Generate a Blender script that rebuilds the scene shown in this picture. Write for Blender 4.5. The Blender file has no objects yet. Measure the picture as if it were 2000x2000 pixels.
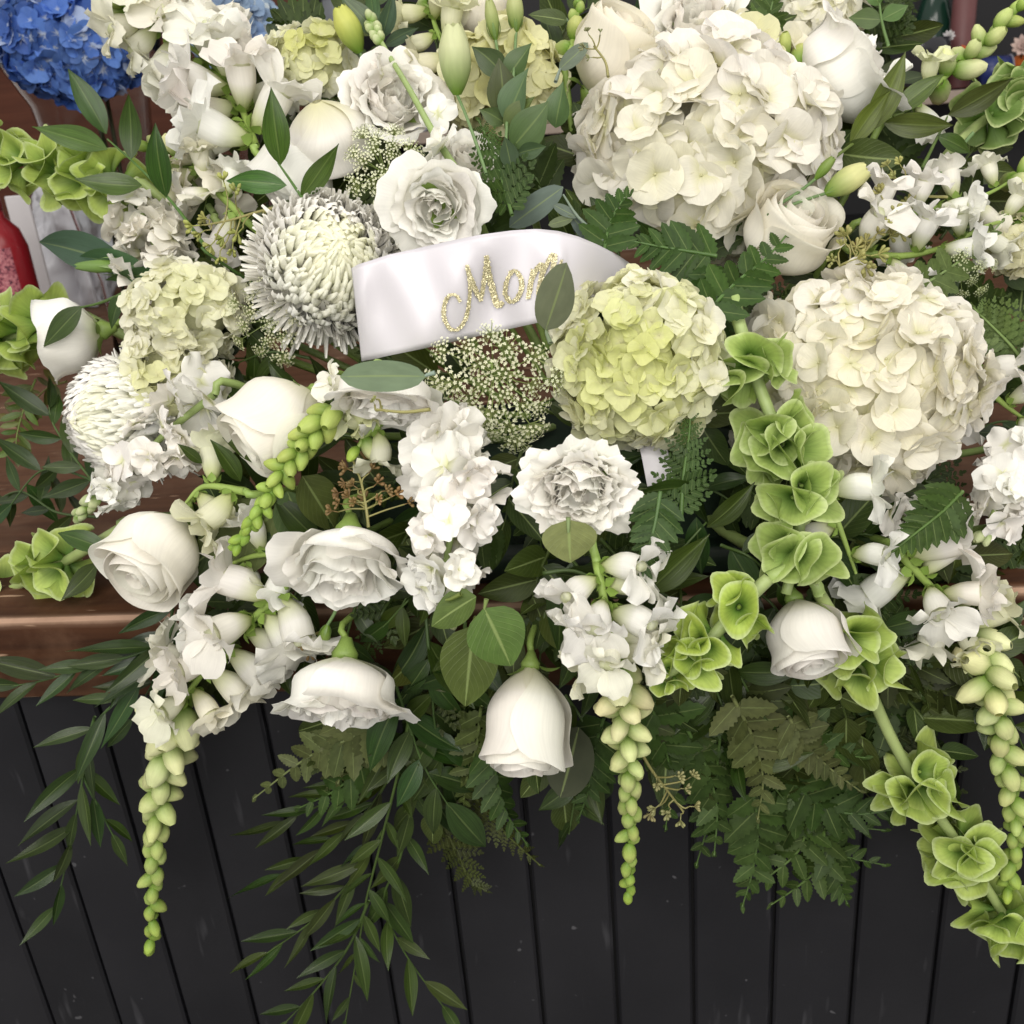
import bpy, bmesh, math, random
import numpy as np
from mathutils import Matrix, Vector, Quaternion, noise

random.seed(7)
R = random.Random(11)
scene = bpy.context.scene
col = scene.collection
PI = math.pi

# ------------------------------------------------------------------ camera
FPX = 2000.0                      # focal length in photo pixels (photo is 2000 px wide)
def _ray(px, py): return Vector((px - 1000.0, 1000.0 - py, -FPX))
_dn = _ray(1390, 5600).normalized()
_X = _ray(0, 1367).cross(_ray(1900, 1325)).cross(_dn).normalized()
if _X.x < 0: _X = -_X
_Z = -_dn
_Y = _Z.cross(_X)
C2W = Matrix((_X, _Y, _Z))        # camera axes -> world axes
CAM_D = 0.79
_r = C2W @ _ray(200, 1206)
CAM = Vector((0.0, -CAM_D, -_r.z / _r.y * CAM_D))
cam_data = bpy.data.cameras.new('camera')
cam = bpy.data.objects.new('camera', cam_data)
col.objects.link(cam)
cam.matrix_world = Matrix.Translation(CAM) @ C2W.to_4x4()
cam_data.sensor_width = 36.0
cam_data.lens = 36.0
cam_data.clip_start = 0.02
cam_data.clip_end = 50.0
cam_data.dof.use_dof = True
cam_data.dof.focus_distance = 0.80
cam_data.dof.aperture_fstop = 13.0
scene.camera = cam

# ------------------------------------------------------------------ light
world = bpy.data.worlds.new('World')
scene.world = world
world.use_nodes = True
bg = world.node_tree.nodes['Background']
bg.inputs['Color'].default_value = (1.0, 0.97, 0.93, 1)
bg.inputs['Strength'].default_value = 0.62
def area(name, loc, target, sx, sy, power, colour):
    d = bpy.data.lights.new(name, 'AREA')
    d.shape = 'RECTANGLE'; d.size = sx; d.size_y = sy
    d.energy = power; d.color = colour
    o = bpy.data.objects.new(name, d); col.objects.link(o)
    o.location = loc
    o.rotation_euler = (Vector(target) - Vector(loc)).to_track_quat('-Z', 'Y').to_euler()
    return o
area('ceiling_panel', (-0.85, -1.75, 1.75), (-0.35, -0.1, 0.1), 1.4, 0.7, 24, (1.0, 0.955, 0.89))
area('ceiling_panel', (0.75, -1.25, 1.8), (0.45, -0.1, 0.1), 1.4, 0.7, 17, (1.0, 0.955, 0.89))
area('front_fill', (0.1, -2.7, 0.95), (0.0, 0.0, 0.15), 2.2, 1.2, 36, (1.0, 0.965, 0.92))  # added fill lamp behind the camera, brightens petals that face the viewer
area('ceiling_panel', (-0.1, 0.75, 2.1), (-0.05, 0.5, 0), 1.2, 0.6, 9, (1.0, 0.96, 0.90))

scene.view_settings.view_transform = 'Standard'
scene.view_settings.look = 'None'
scene.view_settings.exposure = 0.06
scene.view_settings.gamma = 1.0
scene.render.engine = 'CYCLES'
scene.cycles.max_bounces = 9
scene.cycles.diffuse_bounces = 7
scene.cycles.glossy_bounces = 2
scene.cycles.transmission_bounces = 7
scene.cycles.transparent_max_bounces = 6
scene.cycles.use_denoising = True
scene.cycles.use_adaptive_sampling = True
scene.cycles.adaptive_threshold = 0.02
scene.cycles.caustics_reflective = False
scene.cycles.caustics_refractive = False

# ------------------------------------------------------------------ placing helpers
def at(px, py, Y):
    """the point on the photo's line of sight (px, py) that stands Y metres behind the counter's front"""
    r = C2W @ _ray(px, py)
    return CAM + r * ((Y - CAM.y) / r.y)
def interp(x, xs, ys): return float(np.interp(x, xs, ys))
def Ym(px, py):
    """how far back the spray's surface is: a mound that bulges over the counter's edge"""
    y = interp(py, [-50, 0, 300, 600, 1000, 1300, 1700, 2000],
               [.31, .28, .14, .02, -.09, -.12, -.09, -.07]) + .12 * ((px - 1050) / 900.0) ** 2
    # below the top's edge nothing reaches behind the counter's front
    return min(y, interp(py, [1120, 1260, 1400], [.30, -.050, -.055]))
def pm(px, py, dY=0.0): return at(px, py, Ym(px, py) + dY)
def upx(p):
    """metres per photo pixel at point p"""
    return -((C2W.transposed() @ (p - CAM)).z) / FPX
def view_axes(p):
    tow = (CAM - p).normalized()
    rt = C2W @ Vector((1, 0, 0))
    rt = (rt - tow * rt.dot(tow)).normalized()
    return rt, tow.cross(rt), tow
def aim(p, a, t, roll=0.0):
    """axes of a flower at p whose face leans t degrees from the viewer towards direction a"""
    rt, up, tow = view_axes(p)
    a, t = math.radians(a), math.radians(t)
    z = (tow * math.cos(t) + (rt * math.cos(a) + up * math.sin(a)) * math.sin(t)).normalized()
    x = (rt - z * rt.dot(z))
    if x.length < .2: x = up - z * up.dot(z)
    x.normalize()
    m = Matrix((x, z.cross(x), z)).transposed()
    return m @ Matrix.Rotation(roll, 3, 'Z')
def trs(p, rot, s):
    if not hasattr(s, '__len__'): s = (s, s, s)
    return Matrix.Translation(p) @ rot.to_4x4() @ Matrix.Diagonal((s[0], s[1], s[2], 1))
def basis(x, z):
    """3x3 with X along x and Z as near z as possible"""
    x = x.normalized()
    z = z - x * z.dot(x)
    if z.length < 1e-4: z = x.orthogonal()
    z.normalize()
    return Matrix((x, z.cross(x), z)).transposed()
def rvec(): 
    while True:
        v = Vector((R.uniform(-1, 1), R.uniform(-1, 1), R.uniform(-1, 1)))
        if .05 < v.length < 1: return v.normalized()
def curve(pts, n):
    """Catmull-Rom through world points"""
    P = [Vector(p) for p in pts]
    if len(P) == 2: return [P[0].lerp(P[1], i / (n - 1)) for i in range(n)]
    P = [P[0] * 2 - P[1]] + P + [P[-1] * 2 - P[-2]]
    m = len(P) - 3
    out = []
    for i in range(n):
        s = i / (n - 1) * m
        k = min(int(s), m - 1); f = s - k
        a, b, c, d = P[k], P[k + 1], P[k + 2], P[k + 3]
        out.append(.5 * ((2 * b) + (c - a) * f + (2 * a - 5 * b + 4 * c - d) * f * f + (3 * b - a - 3 * c + d) * f ** 3))
    return out
def ppath(pp, dY=0.0, n=24):
    w = []
    for q in pp:
        e = q[2] if len(q) > 2 else 0.0
        w.append(pm(q[0], q[1], dY + e))
    return curve(w, n)

# ------------------------------------------------------------------ mesh builder
class MB:
    def __init__(s): s.V, s.F, s.U, s.n = [], [], [], 0
    def add(s, v, f, u=None):
        v = np.asarray(v, float).reshape(-1, 3)
        if u is None: u = np.zeros((len(v), 2))
        s.V.append(v); s.U.append(np.asarray(u, float).reshape(-1, 2))
        s.F += [tuple(int(i) + s.n for i in q) for q in f]
        s.n += len(v)
    def grid(s, P, U=None, closed=False):
        nu, nv = P.shape[:2]
        if U is None:
            uu, vv = np.meshgrid(np.linspace(0, 1, nu), np.linspace(0, 1, nv), indexing='ij')
            U = np.stack([uu, vv], -1)
        f = []
        for i in range(nu - 1):
            for j in range(nv if closed else nv - 1):
                k = (j + 1) % nv
                f.append((i * nv + j, (i + 1) * nv + j, (i + 1) * nv + k, i * nv + k))
        s.add(P.reshape(-1, 3), f, U.reshape(-1, 2))
    def tube(s, pts, rad, n=6, cap=True, u0=0., u1=1.):
        pts = [Vector(p) for p in pts]
        m = len(pts)
        if not hasattr(rad, '__len__'): rad = [rad] * m
        P = np.zeros((m, n, 3)); prev = None
        for i in range(m):
            t = (pts[min(i + 1, m - 1)] - pts[max(i - 1, 0)])
            if t.length < 1e-9: t = Vector((0, 0, 1))
            t.normalize()
            x = prev if prev is not None else t.orthogonal()
            x = x - t * x.dot(t)
            if x.length < 1e-6: x = t.orthogonal()
            x.normalize(); prev = x
            y = t.cross(x)
            for j in range(n):
                a = 2 * PI * j / n
                P[i, j] = pts[i] + (x * math.cos(a) + y * math.sin(a)) * rad[i]
        uu, vv = np.meshgrid(np.linspace(u0, u1, m), np.linspace(0, 1, n), indexing='ij')
        b = s.n
        s.grid(P, np.stack([uu, vv], -1), closed=True)
        if cap:
            s.F.append(tuple(b + j for j in reversed(range(n))))
            s.F.append(tuple(b + (m - 1) * n + j for j in range(n)))
    def box(s, lo, hi, bev=0.0):
        x0, y0, z0 = lo; x1, y1, z1 = hi
        if bev <= 0:
            v = [(x, y, z) for x in (x0, x1) for y in (y0, y1) for z in (z0, z1)]
            s.add(v, [(0, 1, 3, 2), (4, 6, 7, 5), (0, 4, 5, 1), (2, 3, 7, 6), (0, 2, 6, 4), (1, 5, 7, 3)])
            return
        # bevelled along all edges: 24 vertices
        c = [((x0 + x1) / 2), ((y0 + y1) / 2), ((z0 + z1) / 2)]
        h = [(x1 - x0) / 2, (y1 - y0) / 2, (z1 - z0) / 2]
        v, idx = [], {}
        for sx in (-1, 1):
            for sy in (-1, 1):
                for sz in (-1, 1):
                    sg = (sx, sy, sz)
                    for ax in range(3):
                        p = [c[k] + sg[k] * (h[k] - (0 if k == ax else bev)) for k in range(3)]
                        idx[(sg, ax)] = len(v); v.append(p)
        f = []
        for ax in range(3):
            o = [k for k in range(3) if k != ax]
            for sa in (-1, 1):
                q = []
                for (p_, q_) in ((-1, -1), (1, -1), (1, 1), (-1, 1)):
                    sg = [0, 0, 0]; sg[ax] = sa; sg[o[0]] = p_; sg[o[1]] = q_
                    q.append(idx[(tuple(sg), ax)])
                f.append(q)
            for p_ in (-1, 1):
                for q_ in (-1, 1):
                    s0 = [0, 0, 0]; s0[ax] = -1; s0[o[0]] = p_; s0[o[1]] = q_
                    s1 = list(s0); s1[ax] = 1
                    f.append([idx[(tuple(s0), o[0])], idx[(tuple(s1), o[0])], idx[(tuple(s1), o[1])], idx[(tuple(s0), o[1])]])
        for sx in (-1, 1):
            for sy in (-1, 1):
                for sz in (-1, 1):
                    f.append([idx[((sx, sy, sz), k)] for k in range(3)])
        s.add(v, f)
    def ball(s, c, r, nu=5, nv=7, u=(0, 1)):
        if not hasattr(r, '__len__'): r = (r, r, r)
        P = np.zeros((nu, nv, 3))
        for i in range(nu):
            th = .02 + (PI - .04) * i / (nu - 1)
            for j in range(nv):
                ph = 2 * PI * j / nv
                P[i, j] = (c[0] + r[0] * math.sin(th) * math.cos(ph), c[1] + r[1] * math.sin(th) * math.sin(ph), c[2] + r[2] * math.cos(th))
        uu, vv = np.meshgrid(np.linspace(u[0], u[1], nu), np.linspace(0, 1, nv), indexing='ij')
        s.grid(P, np.stack([uu, vv], -1), closed=True)
    def lathe(s, prof, n=24, c=(0, 0, 0)):
        P = np.zeros((len(prof), n, 3))
        for i, (r, z) in enumerate(prof):
            for j in range(n):
                a = 2 * PI * j / n
                P[i, j] = (c[0] + r * math.cos(a), c[1] + r * math.sin(a), c[2] + z)
        s.grid(P, None, closed=True)
    def xf(s, M):
        """merge and transform"""
        V = np.concatenate(s.V) if s.V else np.zeros((0, 3))
        A = np.array(M.to_3x3()); t = np.array(M.translation) if len(M) == 4 else 0
        s.V = [V @ A.T + t]; s.U = [np.concatenate(s.U)]
        return s
    def merge(s, o):
        for v, u in zip([np.concatenate(o.V)], [np.concatenate(o.U)]):
            s.V.append(v); s.U.append(u)
        s.F += [tuple(i + s.n for i in q) for q in o.F]
        s.n += o.n
        return s
    def mesh(s, name, mat, smooth=True):
        me = bpy.data.meshes.new(name)
        me.from_pydata(np.concatenate(s.V).tolist(), [], s.F)
        U = np.concatenate(s.U)
        uv = me.uv_layers.new(name='UVMap')
        li = np.zeros(len(me.loops), dtype=np.int32)
        me.loops.foreach_get('vertex_index', li)
        uv.data.foreach_set('uv', U[li].astype(np.float32).ravel())
        if smooth: me.polygons.foreach_set('use_smooth', np.ones(len(me.polygons), dtype=bool))
        me.materials.append(mat)
        me.update()
        return me

# ------------------------------------------------------------------ objects
def thing(name, label, cat, M=None, group=None):
    o = bpy.data.objects.new(name, None)
    o.empty_display_size = .02
    col.objects.link(o)
    if M is not None: o.matrix_world = M
    o['label'] = label; o['category'] = cat
    if group: o['group'] = group
    o['_m'] = 0
    del o['_m']
    MW[o.name] = M.copy() if M is not None else Matrix()
    return o
MW = {}
def part(name, me, parent, M=None, colour=None, label=None, kind=None):
    o = bpy.data.objects.new(name, me)
    col.objects.link(o)
    o.parent = parent
    if M is not None: o.matrix_basis = M
    if colour: o.color = (*colour[:3], 1)
    if label: o['label'] = label
    if kind: o['kind'] = kind
    return o
def single(name, me, label, cat, M=None, colour=None, group=None, kind=None):
    o = bpy.data.objects.new(name, me); col.objects.link(o)
    if M is not None: o.matrix_world = M
    if colour: o.color = (*colour[:3], 1)
    if kind: o['kind'] = kind
    else:
        o['label'] = label; o['category'] = cat
    if group: o['group'] = group
    return o
def jit(c, v=.04, h=.015):
    k = 1 + R.uniform(-v, v)
    if v > .25: c = (c[0] * (1 + R.uniform(-.22, .2)), c[1], c[2] * (1 + R.uniform(-.3, .2)))
    return tuple(max(0, min(.92, x * k + R.uniform(-h, h) * x)) for x in c)
# ------------------------------------------------------------------ materials
def nodes(name):
    m = bpy.data.materials.new(name); m.use_nodes = True
    nt = m.node_tree; nt.nodes.clear()
    out = nt.nodes.new('ShaderNodeOutputMaterial')
    return m, nt, out
def N(nt, t, **k):
    n = nt.nodes.new(t)
    for a, b in k.items():
        if hasattr(n, a): setattr(n, a, b)
        else: n.inputs[a].default_value = b
    return n
def ramp(nt, fac, stops):
    r = nt.nodes.new('ShaderNodeValToRGB')
    e = r.color_ramp.elements
    while len(e) < len(stops): e.new(.5)
    for k, (p, c) in zip(e, stops):
        k.position = p; k.color = (*c[:3], 1) if hasattr(c, '__len__') else (c, c, c, 1)
    nt.links.new(fac, r.inputs[0])
    return r
def mixc(nt, fac, a, b, mode='MIX'):
    m = nt.nodes.new('ShaderNodeMix'); m.data_type = 'RGBA'; m.blend_type = mode
    for s, i in ((fac, 0), (a, 6), (b, 7)):
        if hasattr(s, 'is_linked') or isinstance(s, bpy.types.NodeSocket): nt.links.new(s, m.inputs[i])
        elif hasattr(s, '__len__'): m.inputs[i].default_value = (*s[:3], 1)
        else: m.inputs[i].default_value = s
    return m.outputs[2]
def math_(nt, op, a, b=None):
    m = nt.nodes.new('ShaderNodeMath'); m.operation = op
    for s, i in ((a, 0), (b, 1)):
        if s is None: continue
        if isinstance(s, bpy.types.NodeSocket): nt.links.new(s, m.inputs[i])
        else: m.inputs[i].default_value = s
    return m.outputs[0]

def petal_mat(name, tint, t0, t1, transl=.28, rough=.5, vein=.06, tcol=None, sheen=.0, bump=.25, vfreq=34., edge=None):
    """object colour at the tip, 'tint' at the petal's base (UV.x runs base to tip), faint veins along it"""
    m, nt, out = nodes(name)
    oi = N(nt, 'ShaderNodeObjectInfo')
    uv = N(nt, 'ShaderNodeTexCoord')
    sep = N(nt, 'ShaderNodeSeparateXYZ'); nt.links.new(uv.outputs['UV'], sep.inputs[0])
    f = ramp(nt, sep.outputs['X'], [(t0, 0.0), (t1, 1.0)])
    c = mixc(nt, f.outputs[0], tint, oi.outputs['Color'])
    if edge:
        e = ramp(nt, sep.outputs['X'], [(.86, 0.0), (.98, 1.0)])
        c = mixc(nt, e.outputs[0], c, edge)
    mp = N(nt, 'ShaderNodeMapping'); mp.inputs['Scale'].default_value = (2.2, vfreq, 1)
    nt.links.new(uv.outputs['UV'], mp.inputs[0])
    nz = N(nt, 'ShaderNodeTexNoise'); nz.inputs['Scale'].default_value = 1.0; nz.inputs['Detail'].default_value = 2.0
    nt.links.new(mp.outputs[0], nz.inputs['Vector'])
    v = ramp(nt, nz.outputs[0], [(.3, 1 - vein), (.6, 1.0)])
    c = mixc(nt, 1.0, c, v.outputs[0], 'MULTIPLY')
    nz2 = N(nt, 'ShaderNodeTexNoise'); nz2.inputs['Scale'].default_value = 3.0; nz2.inputs['Detail'].default_value = 3.0
    nt.links.new(uv.outputs['UV'], nz2.inputs['Vector'])
    v2 = ramp(nt, nz2.outputs[0], [(.3, .96), (.6, 1.0)])
    c = mixc(nt, 1.0, c, v2.outputs[0], 'MULTIPLY')
    b = N(nt, 'ShaderNodeBsdfPrincipled'); b.inputs['Roughness'].default_value = rough
    b.inputs['Specular IOR Level'].default_value = .3
    if sheen: b.inputs['Sheen Weight'].default_value = sheen
    nt.links.new(c, b.inputs['Base Color'])
    bp = N(nt, 'ShaderNodeBump'); bp.inputs['Strength'].default_value = bump; bp.inputs['Distance'].default_value = .001
    nt.links.new(nz.outputs[0], bp.inputs['Height']); nt.links.new(bp.outputs[0], b.inputs['Normal'])
    tr = N(nt, 'ShaderNodeBsdfTranslucent')
    if tcol: c2 = mixc(nt, 1.0, c, tcol, 'MULTIPLY')
    else: c2 = c
    nt.links.new(c2, tr.inputs['Color'])
    ms = N(nt, 'ShaderNodeMixShader'); ms.inputs[0].default_value = transl
    nt.links.new(b.outputs[0], ms.inputs[1]); nt.links.new(tr.outputs[0], ms.inputs[2])
    nt.links.new(ms.outputs[0], out.inputs[0])
    return m

def leaf_mat(name, rough=.38, transl=.18, midrib=.55, par=0., side=0., mottle=.25, spec=.5, under=None):
    """object colour; midrib along v = .5, parallel or side veins, mottling"""
    m, nt, out = nodes(name)
    oi = N(nt, 'ShaderNodeObjectInfo')
    uv = N(nt, 'ShaderNodeTexCoord')
    sep = N(nt, 'ShaderNodeSeparateXYZ'); nt.links.new(uv.outputs['UV'], sep.inputs[0])
    d = math_(nt, 'ABSOLUTE', math_(nt, 'SUBTRACT', sep.outputs['Y'], .5))
    c = oi.outputs['Color']
    nz = N(nt, 'ShaderNodeTexNoise'); nz.inputs['Scale'].default_value = 4.0; nz.inputs['Detail'].default_value = 4.0
    nt.links.new(uv.outputs['UV'], nz.inputs['Vector'])
    r = ramp(nt, nz.outputs[0], [(.3, 1 - mottle), (.7, 1.0)])
    c = mixc(nt, 1.0, c, r.outputs[0], 'MULTIPLY')
    h = None
    if par:
        mp = N(nt, 'ShaderNodeMapping'); mp.inputs['Scale'].default_value = (1.0, 26., 1)
        nt.links.new(uv.outputs['UV'], mp.inputs[0])
        n2 = N(nt, 'ShaderNodeTexNoise'); n2.inputs['Scale'].default_value = 1.; n2.inputs['Detail'].default_value = 1.5
        nt.links.new(mp.outputs[0], n2.inputs['Vector'])
        r2 = ramp(nt, n2.outputs[0], [(.35, 1 - par), (.65, 1.0)])
        c = mixc(nt, 1.0, c, r2.outputs[0], 'MULTIPLY'); h = n2.outputs[0]
    if side:
        # veins that leave the midrib at an angle
        k = math_(nt, 'SUBTRACT', math_(nt, 'MULTIPLY', sep.outputs['X'], 9.0), math_(nt, 'MULTIPLY', d, 7.0))
        w = math_(nt, 'ABSOLUTE', math_(nt, 'SUBTRACT', math_(nt, 'FRACT', k), .5))
        r3 = ramp(nt, w, [(0.0, 1.0), (.10, 0.0)])
        c = mixc(nt, math_(nt, 'MULTIPLY', r3.outputs[0], side), c, (.30, .36, .13))
        h = r3.outputs[0]
    if midrib:
        r4 = ramp(nt, d, [(0.012, 1.0), (.04, 0.0)])
        c = mixc(nt, math_(nt, 'MULTIPLY', r4.outputs[0], midrib), c, (.26, .33, .12))
    b = N(nt, 'ShaderNodeBsdfPrincipled'); b.inputs['Roughness'].default_value = rough
    b.inputs['Specular IOR Level'].default_value = spec
    nt.links.new(c, b.inputs['Base Color'])
    if h is not None:
        bp = N(nt, 'ShaderNodeBump'); bp.inputs['Strength'].default_value = .3; bp.inputs['Distance'].default_value = .001
        nt.links.new(h, bp.inputs['Height']); nt.links.new(bp.outputs[0], b.inputs['Normal'])
    tr = N(nt, 'ShaderNodeBsdfTranslucent')
    nt.links.new(mixc(nt, 1.0, c, (1.5, 1.6, .6), 'MULTIPLY'), tr.inputs['Color'])
    ms = N(nt, 'ShaderNodeMixShader'); ms.inputs[0].default_value = transl
    nt.links.new(b.outputs[0], ms.inputs[1]); nt.links.new(tr.outputs[0], ms.inputs[2])
    nt.links.new(ms.outputs[0], out.inputs[0])
    return m

def plain(name, colour=None, rough=.5, noise=.15, scale=30., metal=0., spec=.5, coat=0., bump=0.):
    m, nt, out = nodes(name)
    tc = N(nt, 'ShaderNodeTexCoord')
    nz = N(nt, 'ShaderNodeTexNoise'); nz.inputs['Scale'].default_value = scale; nz.inputs['Detail'].default_value = 4.
    nt.links.new(tc.outputs['Object'], nz.inputs['Vector'])
    r = ramp(nt, nz.outputs[0], [(.3, 1 - noise), (.7, 1.0)])
    if colour is None:
        oi = N(nt, 'ShaderNodeObjectInfo'); base = oi.outputs['Color']
    else: base = colour
    c = mixc(nt, 1.0, base, r.outputs[0], 'MULTIPLY')
    b = N(nt, 'ShaderNodeBsdfPrincipled')
    b.inputs['Roughness'].default_value = rough; b.inputs['Metallic'].default_value = metal
    b.inputs['Specular IOR Level'].default_value = spec; b.inputs['Coat Weight'].default_value = coat
    nt.links.new(c, b.inputs['Base Color'])
    if bump:
        bp = N(nt, 'ShaderNodeBump'); bp.inputs['Strength'].default_value = bump; bp.inputs['Distance'].default_value = .002
        nt.links.new(nz.outputs[0], bp.inputs['Height']); nt.links.new(bp.outputs[0], b.inputs['Normal'])
    nt.links.new(b.outputs[0], out.inputs[0])
    return m

def wood_mat(name, dark, light, worn, rough=.42, wear=.6, scratch=True, edge=False):
    m, nt, out = nodes(name)
    tc = N(nt, 'ShaderNodeTexCoord')
    mp = N(nt, 'ShaderNodeMapping'); mp.inputs['Scale'].default_value = (1.6, 26., 26.)
    nt.links.new(tc.outputs['Object'], mp.inputs[0])
    oi = N(nt, 'ShaderNodeObjectInfo')
    off = N(nt, 'ShaderNodeVectorMath'); off.operation = 'ADD'
    nt.links.new(mp.outputs[0], off.inputs[0])
    cb = N(nt, 'ShaderNodeCombineXYZ'); nt.links.new(math_(nt, 'MULTIPLY', oi.outputs['Random'], 40.), cb.inputs[0])
    nt.links.new(cb.outputs[0], off.inputs[1])
    nz = N(nt, 'ShaderNodeTexNoise'); nz.inputs['Scale'].default_value = 2.2; nz.inputs['Detail'].default_value = 7.; nz.inputs['Distortion'].default_value = .6
    nt.links.new(off.outputs[0], nz.inputs['Vector'])
    r = ramp(nt, nz.outputs[0], [(.3, dark), (.7, light)])
    c = r.outputs[0]
    n2 = N(nt, 'ShaderNodeTexNoise'); n2.inputs['Scale'].default_value = 9.; n2.inputs['Detail'].default_value = 6.; n2.inputs['Roughness'].default_value = .65
    nt.links.new(tc.outputs['Object'], n2.inputs['Vector'])
    r2 = ramp(nt, n2.outputs[0], [(.48, 0.0), (.70, wear)])
    c = mixc(nt, r2.outputs[0], c, worn)
    if scratch:
        mp3 = N(nt, 'ShaderNodeMapping'); mp3.inputs['Scale'].default_value = (14., 90., 90.)
        nt.links.new(tc.outputs['Object'], mp3.inputs[0])
        n3 = N(nt, 'ShaderNodeTexNoise'); n3.inputs['Scale'].default_value = 1.; n3.inputs['Detail'].default_value = 2.
        nt.links.new(mp3.outputs[0], n3.inputs['Vector'])
        r3 = ramp(nt, n3.outputs[0], [(.69, 0.0), (.74, .8)])
        c = mixc(nt, r3.outputs[0], c, (.45, .30, .20))
    if edge:
        # the front arris is rubbed to bare wood
        sp = N(nt, 'ShaderNodeSeparateXYZ'); nt.links.new(tc.outputs['Object'], sp.inputs[0])
        dd = math_(nt, 'ADD', math_(nt, 'ABSOLUTE', sp.outputs['Y']), math_(nt, 'ABSOLUTE', sp.outputs['Z']))
        e1 = ramp(nt, math_(nt, 'ADD', dd, math_(nt, 'MULTIPLY', n2.outputs[0], .010)), [(.0085, .75), (.0125, 0.0)])
        c = mixc(nt, e1.outputs[0], c, (.46, .30, .21))
    b = N(nt, 'ShaderNodeBsdfPrincipled')
    nt.links.new(c, b.inputs['Base Color'])
    b.inputs['Specular IOR Level'].default_value = .22
    rr = ramp(nt, n2.outputs[0], [(.3, rough - .08), (.7, rough + .15)])
    nt.links.new(rr.outputs[0], b.inputs['Roughness'])
    bp = N(nt, 'ShaderNodeBump'); bp.inputs['Strength'].default_value = .25; bp.inputs['Distance'].default_value = .001
    nt.links.new(nz.outputs[0], bp.inputs['Height']); nt.links.new(bp.outputs[0], b.inputs['Normal'])
    nt.links.new(b.outputs[0], out.inputs[0])
    return m

def board_mat():
    m, nt, out = nodes('charcoal_paint')
    tc0 = N(nt, 'ShaderNodeTexCoord')
    oi = N(nt, 'ShaderNodeObjectInfo')
    tc = N(nt, 'ShaderNodeVectorMath'); tc.operation = 'ADD'
    nt.links.new(tc0.outputs['Object'], tc.inputs[0])
    cb = N(nt, 'ShaderNodeCombineXYZ'); nt.links.new(math_(nt, 'MULTIPLY', oi.outputs['Random'], 57.), cb.inputs[2]); nt.links.new(math_(nt, 'MULTIPLY', oi.outputs['Random'], 31.), cb.inputs[0])
    nt.links.new(cb.outputs[0], tc.inputs[1])
    nz = N(nt, 'ShaderNodeTexNoise'); nz.inputs['Scale'].default_value = 5.; nz.inputs['Detail'].default_value = 5.
    nt.links.new(tc.outputs[0], nz.inputs['Vector'])
    r = ramp(nt, nz.outputs[0], [(.3, (.0088, .0090, .0116)), (.7, (.0148, .0147, .0178))])
    c = r.outputs[0]
    v = ramp(nt, oi.outputs['Random'], [(0, .9), (1, 1.1)])
    c = mixc(nt, 1.0, c, v.outputs[0], 'MULTIPLY')
    # scuffs and specks of dust in the paint
    n2 = N(nt, 'ShaderNodeTexNoise'); n2.inputs['Scale'].default_value = 75.; n2.inputs['Detail'].default_value = 1.
    nt.links.new(tc.outputs[0], n2.inputs['Vector'])
    r2 = ramp(nt, n2.outputs[0], [(.775, 0.0), (.82, .5)])
    c = mixc(nt, r2.outputs[0], c, (.13, .13, .14))
    mp = N(nt, 'ShaderNodeMapping'); mp.inputs['Scale'].default_value = (60., 60., 9.)
    nt.links.new(tc.outputs[0], mp.inputs[0])
    n3 = N(nt, 'ShaderNodeTexNoise'); n3.inputs['Scale'].default_value = 1.; n3.inputs['Detail'].default_value = 2.
    nt.links.new(mp.outputs[0], n3.inputs['Vector'])
    r3 = ramp(nt, n3.outputs[0], [(.66, 0.0), (.80, .38)])
    c = mixc(nt, r3.outputs[0], c, (.10, .10, .11))
    b = N(nt, 'ShaderNodeBsdfPrincipled')
    nt.links.new(c, b.inputs['Base Color'])
    rr = ramp(nt, nz.outputs[0], [(.3, .42), (.7, .58)])
    nt.links.new(rr.outputs[0], b.inputs['Roughness'])
    b.inputs['Specular IOR Level'].default_value = .35
    n4 = N(nt, 'ShaderNodeTexNoise'); n4.inputs['Scale'].default_value = 220.; n4.inputs['Detail'].default_value = 3.
    nt.links.new(tc.outputs[0], n4.inputs['Vector'])
    bp = N(nt, 'ShaderNodeBump'); bp.inputs['Strength'].default_value = .12; bp.inputs['Distance'].default_value = .001
    nt.links.new(n4.outputs[0], bp.inputs['Height']); nt.links.new(bp.outputs[0], b.inputs['Normal'])
    nt.links.new(b.outputs[0], out.inputs[0])
    return m

M_HYD = petal_mat('hydrangea_petal', (.74, .73, .46), .0, .40, transl=.34, rough=.55, vein=.07, vfreq=22., bump=.35)
M_ROSE = petal_mat('rose_petal', (.72, .70, .44), .0, .30, transl=.28, rough=.5, vein=.055, bump=.16, sheen=.1)
M_LIS = petal_mat('ruffled_petal', (.70, .72, .42), .0, .22, transl=.22, rough=.5, vein=.05, bump=.14, sheen=.1)
M_MUM = petal_mat('strap_petal', (.92, .90, .72), .0, .30, transl=.20, rough=.5, vein=.02, vfreq=12.)
M_SNAP = petal_mat('snapdragon_petal', (.52, .58, .18), .04, .34, transl=.30, rough=.5, vein=.06)
M_BUD = petal_mat('bud_skin', (.17, .30, .04), .05, .72, transl=.18, rough=.45, vein=.1, vfreq=14.)
M_BELL = petal_mat('green_bell', (.13, .25, .045), .10, .75, transl=.25, rough=.5, vein=.17, vfreq=34., tcol=(1.0, 1.05, .7), edge=(.56, .66, .30))
M_RUSC = leaf_mat('ruscus_leaf', spec=.40, rough=.30, transl=.15, midrib=.22, par=.45, mottle=.2)
M_SAL = leaf_mat('broad_leaf', spec=.3, rough=.45, transl=.16, midrib=.7, side=.11, mottle=.25)
M_EUC = leaf_mat('powdery_leaf', rough=.62, transl=.10, midrib=.5, mottle=.18, spec=.3)
M_LLEAF = leaf_mat('waxy_leaf', rough=.45, transl=.16, midrib=.35, par=.15, mottle=.15)
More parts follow.
